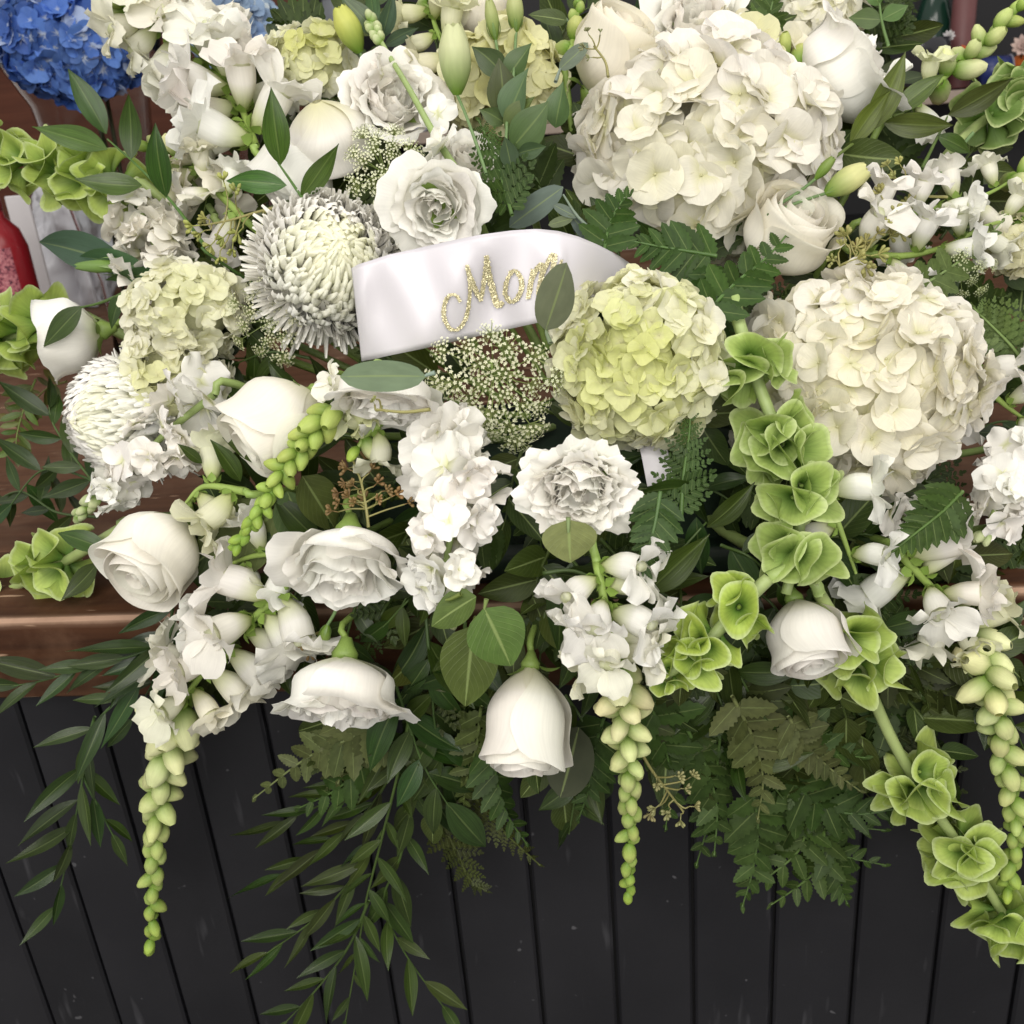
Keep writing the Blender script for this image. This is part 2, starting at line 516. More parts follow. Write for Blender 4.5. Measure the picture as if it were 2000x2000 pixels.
M_FERN = leaf_mat('fern_leaf', rough=.5, transl=.22, midrib=.35, mottle=.3, spec=.22)
M_STEM = plain('green_stem', None, .5, .2, 60.)
M_SEED = plain('seed_capsule', None, .55, .25, 300.)
M_TINY = plain('tiny_flower', None, .6, .1, 200.)
M_TOP = wood_mat('worn_red_brown_wood', (.036, .0135, .006), (.084, .033, .0135), (.16, .088, .052), rough=.68, wear=.55, edge=True)
M_PLANK = wood_mat('dusty_brown_wood', (.068, .029, .014), (.120, .056, .029), (.19, .12, .078), rough=.58, wear=.6)
M_PANEL = wood_mat('cabinet_wood', (.060, .017, .009), (.105, .034, .018), (.11, .05, .03), rough=.5, wear=.2, scratch=False)
M_BOARD = board_mat()
M_SATIN = None
# ------------------------------------------------------------------ colours of things (as they are, not as lit)
WHITE = (.93, .905, .85); CREAM = (.92, .885, .79); IVORY = (.92, .89, .81)
LIME = (.44, .56, .13); BUDC = (.52, .58, .16); STEMC = (.22, .32, .07)
DKG = (.034, .060, .012); MDG = (.065, .115, .024); LTG = (.14, .20, .055); OLIVE = (.10, .14, .045)
GREY = (.17, .23, .17); FERN = (.028, .075, .018); FERNL = (.075, .135, .045)

# ------------------------------------------------------------------ piece meshes (unit size, shared)
def sm(x, a, b):
    t = np.clip((x - a) / (b - a), 0, 1); return t * t * (3 - 2 * t)
def sheet(L, W, prof, nu=7, nv=5, curl=(0, 0), cup=0., tip=.3, ruf=0., rf=3., seed=0, u0=0., fold=0.):
    """a petal that grows along +X, up is +Z"""
    rs = np.random.RandomState(seed)
    u = np.linspace(0, 1, nu); v = np.linspace(-1, 1, nv)
    uu, vv = np.meshgrid(u, v, indexing='ij')
    ue = uu * (1 - tip * np.abs(vv) ** 2.2)
    s = np.linspace(0, 1, 40)
    ph = curl[0] + curl[1] * s
    X = np.concatenate([[0], np.cumsum(np.cos(ph))[:-1]]) / 40; Z = np.concatenate([[0], np.cumsum(np.sin(ph))[:-1]]) / 40
    x = np.interp(ue, s, X) * L; z = np.interp(ue, s, Z) * L; a = np.interp(ue, s, ph)
    w = W * prof(uu)
    y = vv * w
    h = cup * W * vv ** 2 * prof(uu) + fold * np.abs(vv) * w
    p1, p2 = rs.uniform(0, 6.28, 2)
    h = h + ruf * sm(uu, .35, 1.) * (np.sin(rf * vv * 1.6 + p1) + .6 * np.sin(rf * 2.3 * vv + p2 + uu * 3)) * (.4 + np.abs(vv))
    P = np.stack([x - np.sin(a) * h, y, z + np.cos(a) * h], -1)
    U = np.stack([u0 + (1 - u0) * ue, .5 + .5 * vv], -1)
    return P, U
def prof_round(u): return np.sin(PI * (.10 + .66 * u ** .85))
def prof_lance(u): return np.maximum(.02, np.sin(PI * np.clip(u, 0, 1) ** .80) ** 1.05)
def prof_ellip(u): return np.maximum(.03, np.sqrt(np.clip(1 - (2 * u - 1) ** 2, 0, 1)) ** 1.1)
def prof_broad(u): return np.maximum(.03, np.sin(PI * np.clip(u, 0, 1) ** .72) ** .75)
def prof_strap(u): return .30 + .70 * np.sin(PI * (.16 + .74 * u)) ** .7

def rot(ax, d): return Matrix.Rotation(math.radians(d), 4, ax)

def floret_mesh(k, np_=4, W=.56, ruf=.02, cup=(-.1, .35), name='floret', mat=None, layers=1, nu=5, nv=5, tip=.22, bead=True):
    rs = random.Random(100 + k)
    mb = MB()
    for ly in range(layers):
        c0 = rs.uniform(*cup) + ly * .45
        for i in range(np_):
            P, U = sheet(1.0 - .28 * ly, W * (1 - .2 * ly), prof_round, nu, nv, (c0 + rs.uniform(-.18, .18), -.55 * c0 + rs.uniform(-.5, .25)),
                         rs.uniform(-.15, .3), tip, ruf, rs.uniform(2, 4), rs.randrange(9999))
            q = MB(); q.grid(P, U)
            q.xf(Matrix.Translation((0, 0, .03 * (i % 2) + .1 * ly)) @ rot('Z', 360 / np_ * i + rs.uniform(-9, 9) + ly * 45) @ rot('X', rs.uniform(-14, 14)))
            mb.merge(q)
    if bead: mb.ball((0, 0, .06), .055, 4, 5, (0, .1))
    return mb.mesh(name, mat)
HYD = [floret_mesh(k, 4, .60, .05, (-.25, .75), 'floret', M_HYD, nu=6, nv=7, tip=.16) for k in range(9)]
HYDS = [floret_mesh(40 + k, 4, .60, .05, (.15, .8), 'floret', M_HYD, tip=.25) for k in range(5)]
STK = [floret_mesh(20 + k, 4, .50, .10, (-.2, .7), 'floret', M_LIS, layers=1 + (k % 3 > 0), nu=7, nv=7, tip=.10, bead=False) for k in range(7)]

def mum_petal(k, curl, W, tip=.5):
    P, U = sheet(1., W, prof_strap, 8, 4, curl, .9, tip, .004, 3, k)
    b = MB(); b.grid(P, U); return b.mesh('petal', M_MUM)
MUM_IN = [mum_petal(k, (-.2, 2.3 + .25 * k), .155) for k in range(3)]
MUM_MID = [mum_petal(5 + k, (-.1, .85 + .35 * k), .125) for k in range(3)]
MUM_OUT = [mum_petal(9 + k, (.15, -.35 - .3 * k), .095, .6) for k in range(3)]

def cup_petal(seed, Rk, H, th0, ha, close, flare, roll, ruf, rf, spiral, lean=0., base=.12, rise=.5, nu=12, nv=13, frill=0., outl=(.18, .10), powr=1.0, notch=0., taper=0.):
    rs = np.random.RandomState(seed)
    u = np.linspace(0, 1, nu); v = np.linspace(-1, 1, nv)
    uu, vv = np.meshgrid(u, v, indexing='ij')
    ue = uu * (1 - outl[0] * vv ** 2 - outl[1] * vv ** 6)
    if notch: ue = ue * (1 - notch * np.exp(-(vv / .25) ** 2))
    p = np.sin(PI / 2 * np.clip(ue / rise, 0, 1)) ** .8 * (1 - close * np.clip(ue - rise, 0, 1) ** 1.6 * 2.2)
    p = p + flare * sm(ue, .62, 1.) ** powr
    r = base * (1 - sm(ue, 0, .3)) * .6 + Rk * np.maximum(p, .04)
    r = r * (1 + spiral * vv)
    wob = rs.uniform(-1, 1, 3)
    p1, p2, p3 = rs.uniform(0, 6.28, 3)
    edge = sm(ue, .45, 1.)
    r = r + Rk * ruf * edge * (np.sin(rf * vv + p1) + .6 * np.sin(rf * 1.9 * vv + p2)) + Rk * .03 * wob[0] * np.sin(3 * ue + p3)
    r = r + frill * sm(ue, .72, 1.) * np.sin(rf * 5.3 * vv + p3)
    z = H * ue ** .92 - roll * H * sm(ue, .8, 1.) ** 2
    z = z + Rk * ruf * edge * .8 * np.sin(rf * 1.3 * vv + p3) + frill * .7 * sm(ue, .72, 1.) * np.sin(rf * 4.1 * vv + p1)
    th = th0 + vv * ha * (.42 + .58 * np.sin(PI / 2 * np.clip(ue / .6, 0, 1))) * (1 - taper * sm(ue, .5, 1.))
    P = np.stack([r * np.cos(th), r * np.sin(th), z], -1)
    if lean:
        P = P + np.array([math.cos(th0), math.sin(th0), 0]) * (lean * ue ** 2)[..., None]
    U = np.stack([ue, .5 + .5 * vv], -1)
    return P, U
def one(P, U, mat, name='petal'):
    b = MB(); b.grid(P, U); return b.mesh(name, mat)

def sepal_mesh(L=.75, W=.17):
    P, U = sheet(L, W, prof_lance, 6, 3, (.3, -.9), .3, .2)
    b = MB(); b.grid(P, U); return b.mesh('sepal', M_STEM)
SEPAL = sepal_mesh()
def hip_mesh():
    b = MB(); b.lathe([(.02, -.36), (.10, -.34), (.15, -.2), (.24, -.06), (.22, .06), (.05, .12)], 12); return b.mesh('flower_base', M_STEM)
HIP = hip_mesh()

def rose_set(seed, opening):
    """petal meshes for one rose, unit radius, base at z = 0; opening 0 tight .. 1 open"""
    rs = random.Random(seed); out = []
    th = rs.uniform(0, 6.28)
    op = opening
    def pet(Rk, H, th, ha, close, flare, roll, ruf, taper, rise=.44, spiral=.10, lean=0., outl=(.10, .10)):
        P, U = cup_petal(rs.randrange(99999), Rk, H, th, math.radians(ha), close, flare, roll, ruf, 2.2, .10, lean=lean, rise=rise, outl=outl, taper=taper, nu=14, nv=15, spiral=spiral) if False else \
               cup_petal(rs.randrange(99999), Rk, H, th, math.radians(ha), close, flare, roll, ruf, 2.2, spiral, lean=lean, rise=rise, outl=outl, taper=taper, nu=14, nv=15)
        out.append(one(P, U, M_ROSE))
    for k in range(5):                                   # the tight heart
        pet(.10 + .075 * k, 1.80 + .02 * k, th, 125 - 6 * k, .10, .04, .02, .03, .0); th += math.radians(105)
    for k in range(5):                                   # the middle round it
        pet(.50 + .065 * k, 1.93 + rs.uniform(-.03, .03), th, 92, .46 - .28 * op, .10 + .12 * op, .05 + .03 * op, .035, .10); th += math.radians(137)
    for k in range(6):                                   # the big outer ones
        f = k / 5
        pet(.80 + .035 * k, 1.99 - .10 * op * f - (.14 if k > 3 else 0) * (.4 + op) + rs.uniform(-.05, .04), th, 86 - 6 * f, .34 - .26 * op, .10 + .34 * op * f + .05 * f, .05 + .10 * op, .03 + .02 * op,
            .40 - .2 * op, spiral=.07, lean=.06 * op * f)
        th += math.radians(137.5) + rs.uniform(-.2, .2)
    return out
ROSES = [rose_set(3, .12), rose_set(8, .8), rose_set(21, .45), rose_set(33, .2)]

def bowl_set(seed, layers=4, per=5, Hin=1.0, Hout=1.15, flare=.30, ruf=.06, frill=.014, rise=.42, rin=.22):
    """a deep smooth bowl of petals with a frilled rim"""
    rs = random.Random(seed); out = []
    for l in range(layers):
        f = l / (layers - 1)
        for i in range(per):
            Rk = (rin + (.86 - rin) * f ** .8) * rs.uniform(.93, 1.05)
            th = 2 * PI * i / per + l * .63 + rs.uniform(-.22, .22)
            H = (Hin + (Hout - Hin) * f) * rs.uniform(.9, 1.05)
            P, U = cup_petal(rs.randrange(99999), Rk, H, th, math.radians(rs.uniform(50, 64) + 20 * (1 - f)), .35 * (1 - f), flare * (.3 + .7 * f) * rs.uniform(.6, 1.4), .06 + .10 * f * rs.random(),
                             ruf * (2.2 - 1.1 * f), rs.uniform(2.4, 4.2), .09, base=.1, rise=rise, frill=frill, outl=(.08, .14), nu=13, nv=21, powr=1.5)
            out.append(one(P, U, M_LIS))
    return out
def spiral_set(seed, n=(6, 7, 8), H=(1.0, 1.0, .72), ruf=.055, frill=.016, op=.8, rmax=.86, freq=2.6):
    """a full double flower: petals wound round a folded heart, all with wavy frilled edges"""
    rs = random.Random(seed); out = []; th = rs.uniform(0, 6.28)
    def pet(Rk, h, ha, close, fl, roll, rf_, fr, lean, taper, sp):
        P, U = cup_petal(rs.randrange(99999), Rk, h, th, math.radians(ha), close, fl, roll, rf_, freq * rs.uniform(.8, 1.3), sp, lean=lean, base=.08, rise=.5, frill=fr, outl=(.08, .15), nu=14, nv=25, powr=1.2, taper=taper)
        A = Matrix.Rotation(rs.gauss(0, .07), 4, 'X') @ Matrix.Rotation(rs.gauss(0, .07), 4, 'Y')
        b = MB(); b.grid(P, U); b.xf(A); out.append(b.mesh('petal', M_LIS))
    for k in range(n[0]):
        pet(.08 + .055 * k, H[0] * rs.uniform(.9, 1.02), rs.uniform(85, 125), .12, .08, .03, ruf * 2.6, frill * .5, 0, 0, rs.uniform(.05, .25)); th += math.radians(110) + rs.uniform(-.3, .3)
    for k in range(n[1]):
        f = k / (n[1] - 1)
        pet(.36 + .20 * f, H[1] * rs.uniform(.90, 1.04), rs.uniform(66, 86), .26 * (1 - f), .12 + .16 * f, .06, ruf * 1.7, frill, .05, .05, rs.uniform(.0, .16)); th += math.radians(137.5) + rs.uniform(-.3, .3)
    for k in range(n[2]):
        f = k / (n[2] - 1)
        pet(.60 + (rmax - .60) * f, (H[1] + (H[2] - H[1]) * f) * rs.uniform(.92, 1.06), rs.uniform(50, 66), .0, (.20 + .30 * op * f) * rs.uniform(.7, 1.2), .08 + .10 * f * rs.random(), ruf * rs.uniform(.9, 1.5), frill * 1.2, .05 * f, .08, rs.uniform(-.06, .14))
        th += math.radians(137.5) + rs.uniform(-.3, .3)
    return out
LIS = [bowl_set(1, 4, 5, 1.0, 1.15, .34, .075, .022), spiral_set(2, (7, 8, 9), (.86, .84, .58), ruf=.085, frill=.024, freq=3.2), bowl_set(5, 4, 5, 1.1, 1.3, .16, .05, .012, .40), spiral_set(14, (8, 8, 10), (.9, .86, .66), ruf=.10, frill=.026, op=.6, freq=3.4), bowl_set(17, 5, 5, 1.22, 1.1, .34, .085, .028, .40, .30)]
CARN = spiral_set(9, (10, 14, 16), (.92, .88, .50), .11, .042, .9, .84, 4.0)

def snap_floret(k):
    """facing +X, spike tip towards +Z; base at the stem"""
    rs = random.Random(300 + k)
    mb = MB()
    # tube
    nu, nv = 7, 10
    P = np.zeros((nu, nv, 3)); U = np.zeros((nu, nv, 2))
    for i in range(nu):
        s = i / (nu - 1)
        for j in range(nv):
            a = 2 * PI * j / nv
            ry = .10 + .23 * math.sin(min(1, s * 1.1) * PI / 2); rz = .10 + .22 * math.sin(min(1, s * 1.2) * PI / 2)
            x = .05 + .95 * s
            z = rz * math.sin(a) - .05 * s + .10 * s * s
            if math.sin(a) < 0: z *= 1.0 + .25 * math.sin(PI * s)
            P[i, j] = (x, ry * math.cos(a), z); U[i, j] = (.05 + .45 * s, j / nv)
    mb.grid(P, U, closed=True)
    # palate that closes the mouth
    mb.ball((1.0, 0, -.03), (.13, .23, .13), 6, 8, (.12, .22)); mb.ball((1.02, .1, -.02), (.10, .12, .12), 5, 7, (.16, .26)); mb.ball((1.02, -.1, -.02), (.10, .12, .12), 5, 7, (.16, .26))
    # upper lip: two lobes turned back
    for sgn in (-1, 1):
        Pq, Uq = sheet(.78, .46, prof_round, 6, 6, (rs.uniform(.75, 1.15), rs.uniform(.5, 1.1)), -.25, .14, .10, 4, rs.randrange(999), .45)
        q = MB(); q.grid(Pq, Uq)
        q.xf(Matrix.Translation((.92, sgn * .10, .16)) @ rot('X', -sgn * rs.uniform(18, 34)) @ rot('Z', sgn * rs.uniform(12, 26)))
        mb.merge(q)
    # lower lip: three lobes turned down
    for a in (-1, 0, 1):
        Pq, Uq = sheet(.66, .36, prof_round, 6, 5, (-rs.uniform(.3, .7), -rs.uniform(.7, 1.3)), .2, .16, .10, 4, rs.randrange(999), .45)
        q = MB(); q.grid(Pq, Uq)
        q.xf(Matrix.Translation((1.02, a * .15, -.13 - .03 * (a == 0))) @ rot('X', a * rs.uniform(22, 36)) @ rot('Z', a * rs.uniform(24, 40)))
        mb.merge(q)
    return mb.mesh('floret', M_SNAP)
SNAPS = [snap_floret(k) for k in range(7)]
def snap_bud(k):
    rs = random.Random(400 + k); mb = MB()
    nu, nv = 9, 8
    P = np.zeros((nu, nv, 3)); U = np.zeros((nu, nv, 2))
    for i in range(nu):
        s = i / (nu - 1)
        r = .36 * math.sin(PI * (.10 + .84 * s)) ** .65
        if s > .62: r *= 1.05
        for j in range(nv):
            a = 2 * PI * j / nv
            crease = 1 - .14 * math.exp(-((math.cos(a)) / .3) ** 2) * (s > .3)
            P[i, j] = (s * 1.0, r * math.cos(a) * crease, r * math.sin(a) * (1 - .1 * s) + .22 * s * s)
            U[i, j] = (s, j / nv)
    mb.grid(P, U, closed=True)
    return mb.mesh('bud', M_BUD)
SBUDS = [snap_bud(k) for k in range(3)]
def calyx_mesh():
    mb = MB()
    for i in range(5):
        P, U = sheet(.34, .13, prof_lance, 4, 3, (.25, .2), .3, .1)
        q = MB(); q.grid(P, U); q.xf(rot('X', 72 * i) @ Matrix.Translation((0, 0, .08)) @ rot('Y', -18)); mb.merge(q)
    return mb.mesh('calyx', M_STEM)
CALYX = calyx_mesh()

def bell_mesh(k):
    """mouth faces +Z, base at origin, unit mouth radius"""
    rs = random.Random(500 + k); mb = MB()
    nu, nv = 9, 32
    p1, p2, p3 = [rs.uniform(0, 6.28) for _ in range(3)]
    P = np.zeros((nu, nv, 3)); U = np.zeros((nu, nv, 2))
    for i in range(nu):
        s = i / (nu - 1)
        for j in range(nv):
            a = 2 * PI * j / nv
            r = .10 + .90 * s ** 1.15
            lob = 1 + s * s * (.045 * math.cos(5 * a + p1) + .15 * math.cos(2 * a + p2) + .06 * math.cos(3 * a + p3))
            z = 1.05 * s ** .8 + s * s * (.28 * math.cos(2 * a + p3) + .06 * math.cos(5 * a + p1 + .6) + .12 * math.cos(3 * a + p2))
            z -= .28 * max(0, s - .72) ** 1.2 * 2
            P[i, j] = (r * lob * math.cos(a), r * lob * math.sin(a) * .88, z); U[i, j] = (s, j / nv)
    mb.grid(P, U, closed=True)
    mb.ball((0, 0, .16), (.10, .10, .16), 5, 6, (.5, .6))
    return mb.mesh('bell', M_BELL)
BELLS = [bell_mesh(k) for k in range(6)]

def leaf_mesh(k, W, prof, mat, fold=.25, nu=12, nv=7, curl=.5, ruf=.0, name='leaf', tip=0.):
    rs = random.Random(600 + k)
    c = rs.uniform(-curl, curl)
    P, U = sheet(1., W, prof, nu, nv, (-c * .4, c), 0, tip, ruf, 3, k, 0, fold * rs.uniform(.5, 1.3))
    # a little twist along the leaf
    tw = rs.uniform(-.9, .9)
    for i in range(nu):
        a = tw * (i / (nu - 1)) ** 1.5
        y, z = P[i, :, 1].copy(), P[i, :, 2].copy()
        zc = z.mean()
        P[i, :, 1] = y * math.cos(a) - (z - zc) * math.sin(a); P[i, :, 2] = zc + y * math.sin(a) + (z - zc) * math.cos(a)
    b = MB(); b.grid(P, U)
    return b.mesh(name, mat)
L_RUSC = [leaf_mesh(k, .155, prof_lance, M_RUSC, .3, curl=.7, ruf=.006) for k in range(6)]
L_NARR = [leaf_mesh(10 + k, .105, prof_lance, M_RUSC, .35, curl=.9) for k in range(4)]
L_SAL = [leaf_mesh(20 + k, .29, prof_broad, M_SAL, .22, curl=.5, ruf=.012) for k in range(4)]
L_EUC = [leaf_mesh(30 + k, .185, prof_ellip, M_EUC, .10, curl=.25, tip=.0) for k in range(3)]
L_LIS = [leaf_mesh(40 + k, .24, prof_lance, M_LLEAF, .4, curl=.6) for k in range(3)]
L_TINY = [leaf_mesh(50 + k, .16, prof_ellip, M_LLEAF, .3, curl=.5, nu=6, nv=3) for k in range(2)]

def pinna_mesh(k, n=5, simple=False):
    """fern pinna along +X: lobes with toothed edges along a midrib"""
    rs = random.Random(700 + k); mb = MB()
    mb.tube([(0, 0, 0), (.5, 0, .01), (1, 0, 0)], [.012, .009, .003], 4)
    def lobe(x, side, L, W, ang):
        pts = [(0, 0)]
        teeth = 3
        for t in range(teeth):
            f = (t + 1) / (teeth + .6)
            w = W * math.sin(PI * min(.92, .18 + .7 * f))
            pts.append((L * f, w)); pts.append((L * (f + .05), w * .78))
        pts.append((L, 0))
        up = [(a, b) for a, b in pts]; dn = [(a, -b) for a, b in pts[1:-1]][::-1]
        ca, sa = math.cos(ang), math.sin(ang)
        mid = [(L * i / (len(pts) - 1)) for i in range(len(pts))]
        V, U, F = [], [], []
        droop = rs.uniform(-.15, .25)
        for (a, b) in pts:
            for sgn, vv in ((0, .5), (1, 1.), (-1, 0.)):
                yy = b * sgn
                X = a * ca - yy * sa; Y = a * sa + yy * ca
                V.append((x + X, side * Y, .12 * abs(yy) - droop * a * a)); U.append((a / max(L, 1e-6), vv if b > 0 else .5))
        m = len(pts)
        for i in range(m - 1):
            o = i * 3
            for s_ in (1, 2):
                q = (o, o + s_, o + 3 + s_, o + 3)
                F.append(q if (s_ == 1) == (side > 0) else q[::-1])
        mb.add(V, F, U)
    for i in range(n):
        f = (i + .35) / n
        L = (.34 * (1 - .72 * f ** 1.3)) * rs.uniform(.9, 1.1)
        for sd in (-1, 1):
            lobe(f * .92 + (.03 if sd > 0 else 0), sd, L, L * .33, math.radians(58 - 18 * f))
    lobe(.86, 1, .2, .06, 0)
    return mb.mesh('pinna', M_FERN)
PINNA = [pinna_mesh(k) for k in range(4)]
def pinnule_mesh(k):
    """broad toothed leaflet of a leather fern, along +X"""
    rs = random.Random(750 + k)
    n = 15
    V, U, F = [], [], []
    c = rs.uniform(-.25, .25)
    for i in range(n):
        f = i / (n - 1)
        w = .27 * math.sin(PI * min(1, .08 + .9 * f ** .75)) ** .8 * (1 - .22 * (i % 2) * (.12 < f < .97))
        if i == n - 1: w = .01
        for vv in (-1, 0, 1):
            V.append((f, vv * w + (.03 * f), -c * f * f + .22 * abs(vv) * w)); U.append((f, .5 + .5 * vv))
    for i in range(n - 1):
        for j in range(2):
            o = i * 3 + j; F.append((o, o + 3, o + 4, o + 1))
    mb = MB(); mb.add(V, F, U)
    return mb.mesh('leaflet', M_FERN)
PINNULE = [pinnule_mesh(k) for k in range(4)]

def seed_mesh():
    b = MB(); b.lathe([(.03, 0), (.07, .25), (.16, .62), (.20, .8), (.15, .95), (.05, 1.05), (.01, 1.06)], 8); return b
def seed_cluster(k, n=7):
    rs = random.Random(800 + k); mb = MB()
    mb.tube([(0, 0, 0), (.0, .02, .45)], [.045, .04], 5)
    for i in range(n):
        a = 2 * PI * i / n * 1.0 + rs.uniform(-.3, .3); t = rs.uniform(.35, 1.15)
        d = Vector((math.sin(t) * math.cos(a), math.sin(t) * math.sin(a), math.cos(t)))
        q = seed_mesh(); q.xf(Matrix.Translation((0, 0, .42)) @ d.to_track_quat('Z', 'X').to_matrix().to_4x4() @ Matrix.Scale(.62 * rs.uniform(.85, 1.1), 4)); mb.merge(q)
    return mb.mesh('seed_cluster', M_SEED)
SEEDS = [seed_cluster(k) for k in range(4)]

def umbellet(k, n=32):
    """little umbel facing +Z with tiny five-petalled flowers"""
    rs = random.Random(900 + k)
    st, fl = MB(), MB()
    for i in range(n):
        f = math.sqrt((i + .5) / n); a = i * 2.39996 + rs.uniform(-.2, .2)
        p = Vector((f * math.cos(a), f * math.sin(a), .55 + .25 * (1 - f * f) + rs.uniform(-.06, .06)))
        st.tube([(0, 0, 0), p * .6 + Vector((0, 0, .06)), p], .022, 3, cap=False)
        M = Matrix.Translation(p) @ (Vector((p.x * .8, p.y * .8, 1)) + Vector((rs.uniform(-.3, .3), rs.uniform(-.3, .3), 0))).to_track_quat('Z', 'X').to_matrix().to_4x4()
        for j in range(5):
            b = 2 * PI * j / 5 + a
            q = MB(); r = .125 * rs.uniform(.8, 1.15)
            q.add([(0, 0, 0), (r * .7 * math.cos(b - .45), r * .7 * math.sin(b - .45), .03), (r * math.cos(b), r * math.sin(b), .01), (r * .7 * math.cos(b + .45), r * .7 * math.sin(b + .45), .03)], [(0, 1, 2, 3)])
            q.xf(M); fl.merge(q)
    return st.mesh('flower_stalks', M_STEM), fl.mesh('tiny_flowers', M_TINY, smooth=False)
UMB = [umbellet(k) for k in range(4)]
def tubel(r0=1., r1=1., n=6):
    b = MB(); b.tube([(0, 0, 0), (0, 0, .5), (0, 0, 1)], [r0, (r0 + r1) / 2, r1], n); return b

# ------------------------------------------------------------------ builders
CORE = [at(820, 900, .13), at(1250, 850, .13)]
def core_target(p):
    x = max(-.24, min(.20, p.x * .45)); z = max(.05, min(.22, .05 + p.z * .30))
    return Vector((x, .17, z))
def add_stem(root, p, d, r=.0026, colour=STEMC, length=None):
    """a stem that leaves point p (world) along d and bends into the heart of the spray"""
    t = core_target(p)
    away = (p - CAM).normalized()
    c = curve([p, p + d.normalized() * .018 + away * .012, p.lerp(t, .45) + away * .03 - Vector((0, 0, .01)), t], 12)
    inv = MW[root.name].inverted()
    b = MB(); b.tube([inv @ q for q in c], r / MW[root.name].to_scale()[0], 6)
    return part('stem', b.mesh('stem', M_STEM), root, None, jit(colour))

def hydrangea(label, px, py, rx, ry, dY=0., a=0, t=0, n=110, fs=.24, colour=WHITE, centre=None, small=False, depth=.8, Y=None, cat='hydrangea', group=None, roll=0., spread=1.0, stem=True, seed=1, var=0., pale=None):
    p = pm(px, py, dY) if Y is None else at(px, py, Y)
    k = upx(p)
    s = rx * k
    M = trs(p, aim(p, a, t), s)
    root = thing('hydrangea', label, cat, M, group)
    rs = random.Random(seed)
    q = ry / rx
    core = MB(); core.ball((0, 0, -.12), (.60, .60 * q, .60 * depth), 9, 14)
    part('flower_core', core.mesh('flower_core', M_STEM), root, None, tuple(.8 * x for x in (centre or colour)))
    pool = HYDS if small else HYD
    for i in range(n):
        zz = 1 - (1 + .42) * (i + .5) / n
        rr = math.sqrt(max(0, 1 - zz * zz)); ph = i * 2.39996 + rs.uniform(-.25, .25)
        d = Vector((rr * math.cos(ph), rr * math.sin(ph), zz))
        lump = .84 + .06 * math.sin(5 * d.x + seed) * math.cos(4 * d.y + seed * 2) + rs.uniform(-.07, .05)
        fscale = fs * rs.uniform(.82, 1.22)
        off = Vector((d.x * lump, d.y * q * lump, d.z * depth * lump))
        nrm = (Vector((d.x, d.y / q, d.z / depth)).normalized() + Vector((rs.gauss(0, .33), rs.gauss(0, .33), rs.gauss(0, .33)))).normalized()
        m3 = nrm.to_track_quat('Z', 'X').to_matrix() @ Matrix.Rotation(rs.uniform(0, 6.28), 3, 'Z')
        c = colour
        if centre:
            w = max(0, min(1, (1 - math.hypot(d.x, d.y) * spread) * 1.5 + rs.uniform(-.35, .35)))
            c = tuple(x * (1 - w) + y * w for x, y in zip(colour, centre))
        h = rs.uniform(-1, 1)
        c = (c[0] * (1 - .015 * abs(h)), c[1] * (1 - .02 * abs(h)), c[2] * (1 - .08 * max(0, h)))
        if var:
            k_ = 1 + rs.uniform(-var, var); c = tuple(min(.9, x * k_) for x in c)
            if pale and rs.random() < .12: c = pale
        part('floret', pool[rs.randrange(len(pool))], root, trs(off, m3, fscale), c)
    if stem: add_stem(root, p, -(M.to_3x3() @ Vector((0, 0, 1))), .004)
    return root

def cupflower(name, label, cat, pool, px, py, r, a, t, dY=0., colour=WHITE, H=1.0, roll=0., hip=True, group=None, squash=1.0, sep=True, stem=True, off=.5, sepc=STEMC):
    """roses and ruffled cups: centre (px, py), r the radius in photo pixels"""
    p = pm(px, py, dY); s = r * upx(p)
    A = aim(p, a, t, roll)
    base = p - A.col[2] * (s * H * off)
    M = trs(base, A, s)
    root = thing(name, label, cat, M, group)
    sc = Matrix.Diagonal((1, squash, H, 1))
    for me in pool:
        part('petal', me, root, sc, jit(colour, .025, .01))
    if hip:
        part('flower_base', HIP, root, None, jit(sepc))
        if sep:
            for i in range(5):
                part('sepal', SEPAL, root, rot('Z', 72 * i + 20) @ Matrix.Translation((.16, 0, -.04)) @ rot('Y', R.uniform(-70, -5)), jit(sepc))
    if stem: add_stem(root, M @ Vector((0, 0, -.3)), -A.col[2], .0028, sepc)
    return root
def rose(label, px, py, r, a, t, dY=0., v=0, roll=0., colour=IVORY, H=1.0, **k):
    return cupflower('rose', label, 'rose', ROSES[v], px, py, r, a, t, dY, colour, H, roll, off=1.05, **k)
def lisi(label, px, py, r, a, t, dY=0., v=0, roll=0., colour=WHITE, H=1.0, pool=None, name='ruffled_flower', cat='lisianthus', **k):
    return cupflower(name, label, cat, pool or LIS[v], px, py, r, a, t, dY, colour, H, roll, **k)

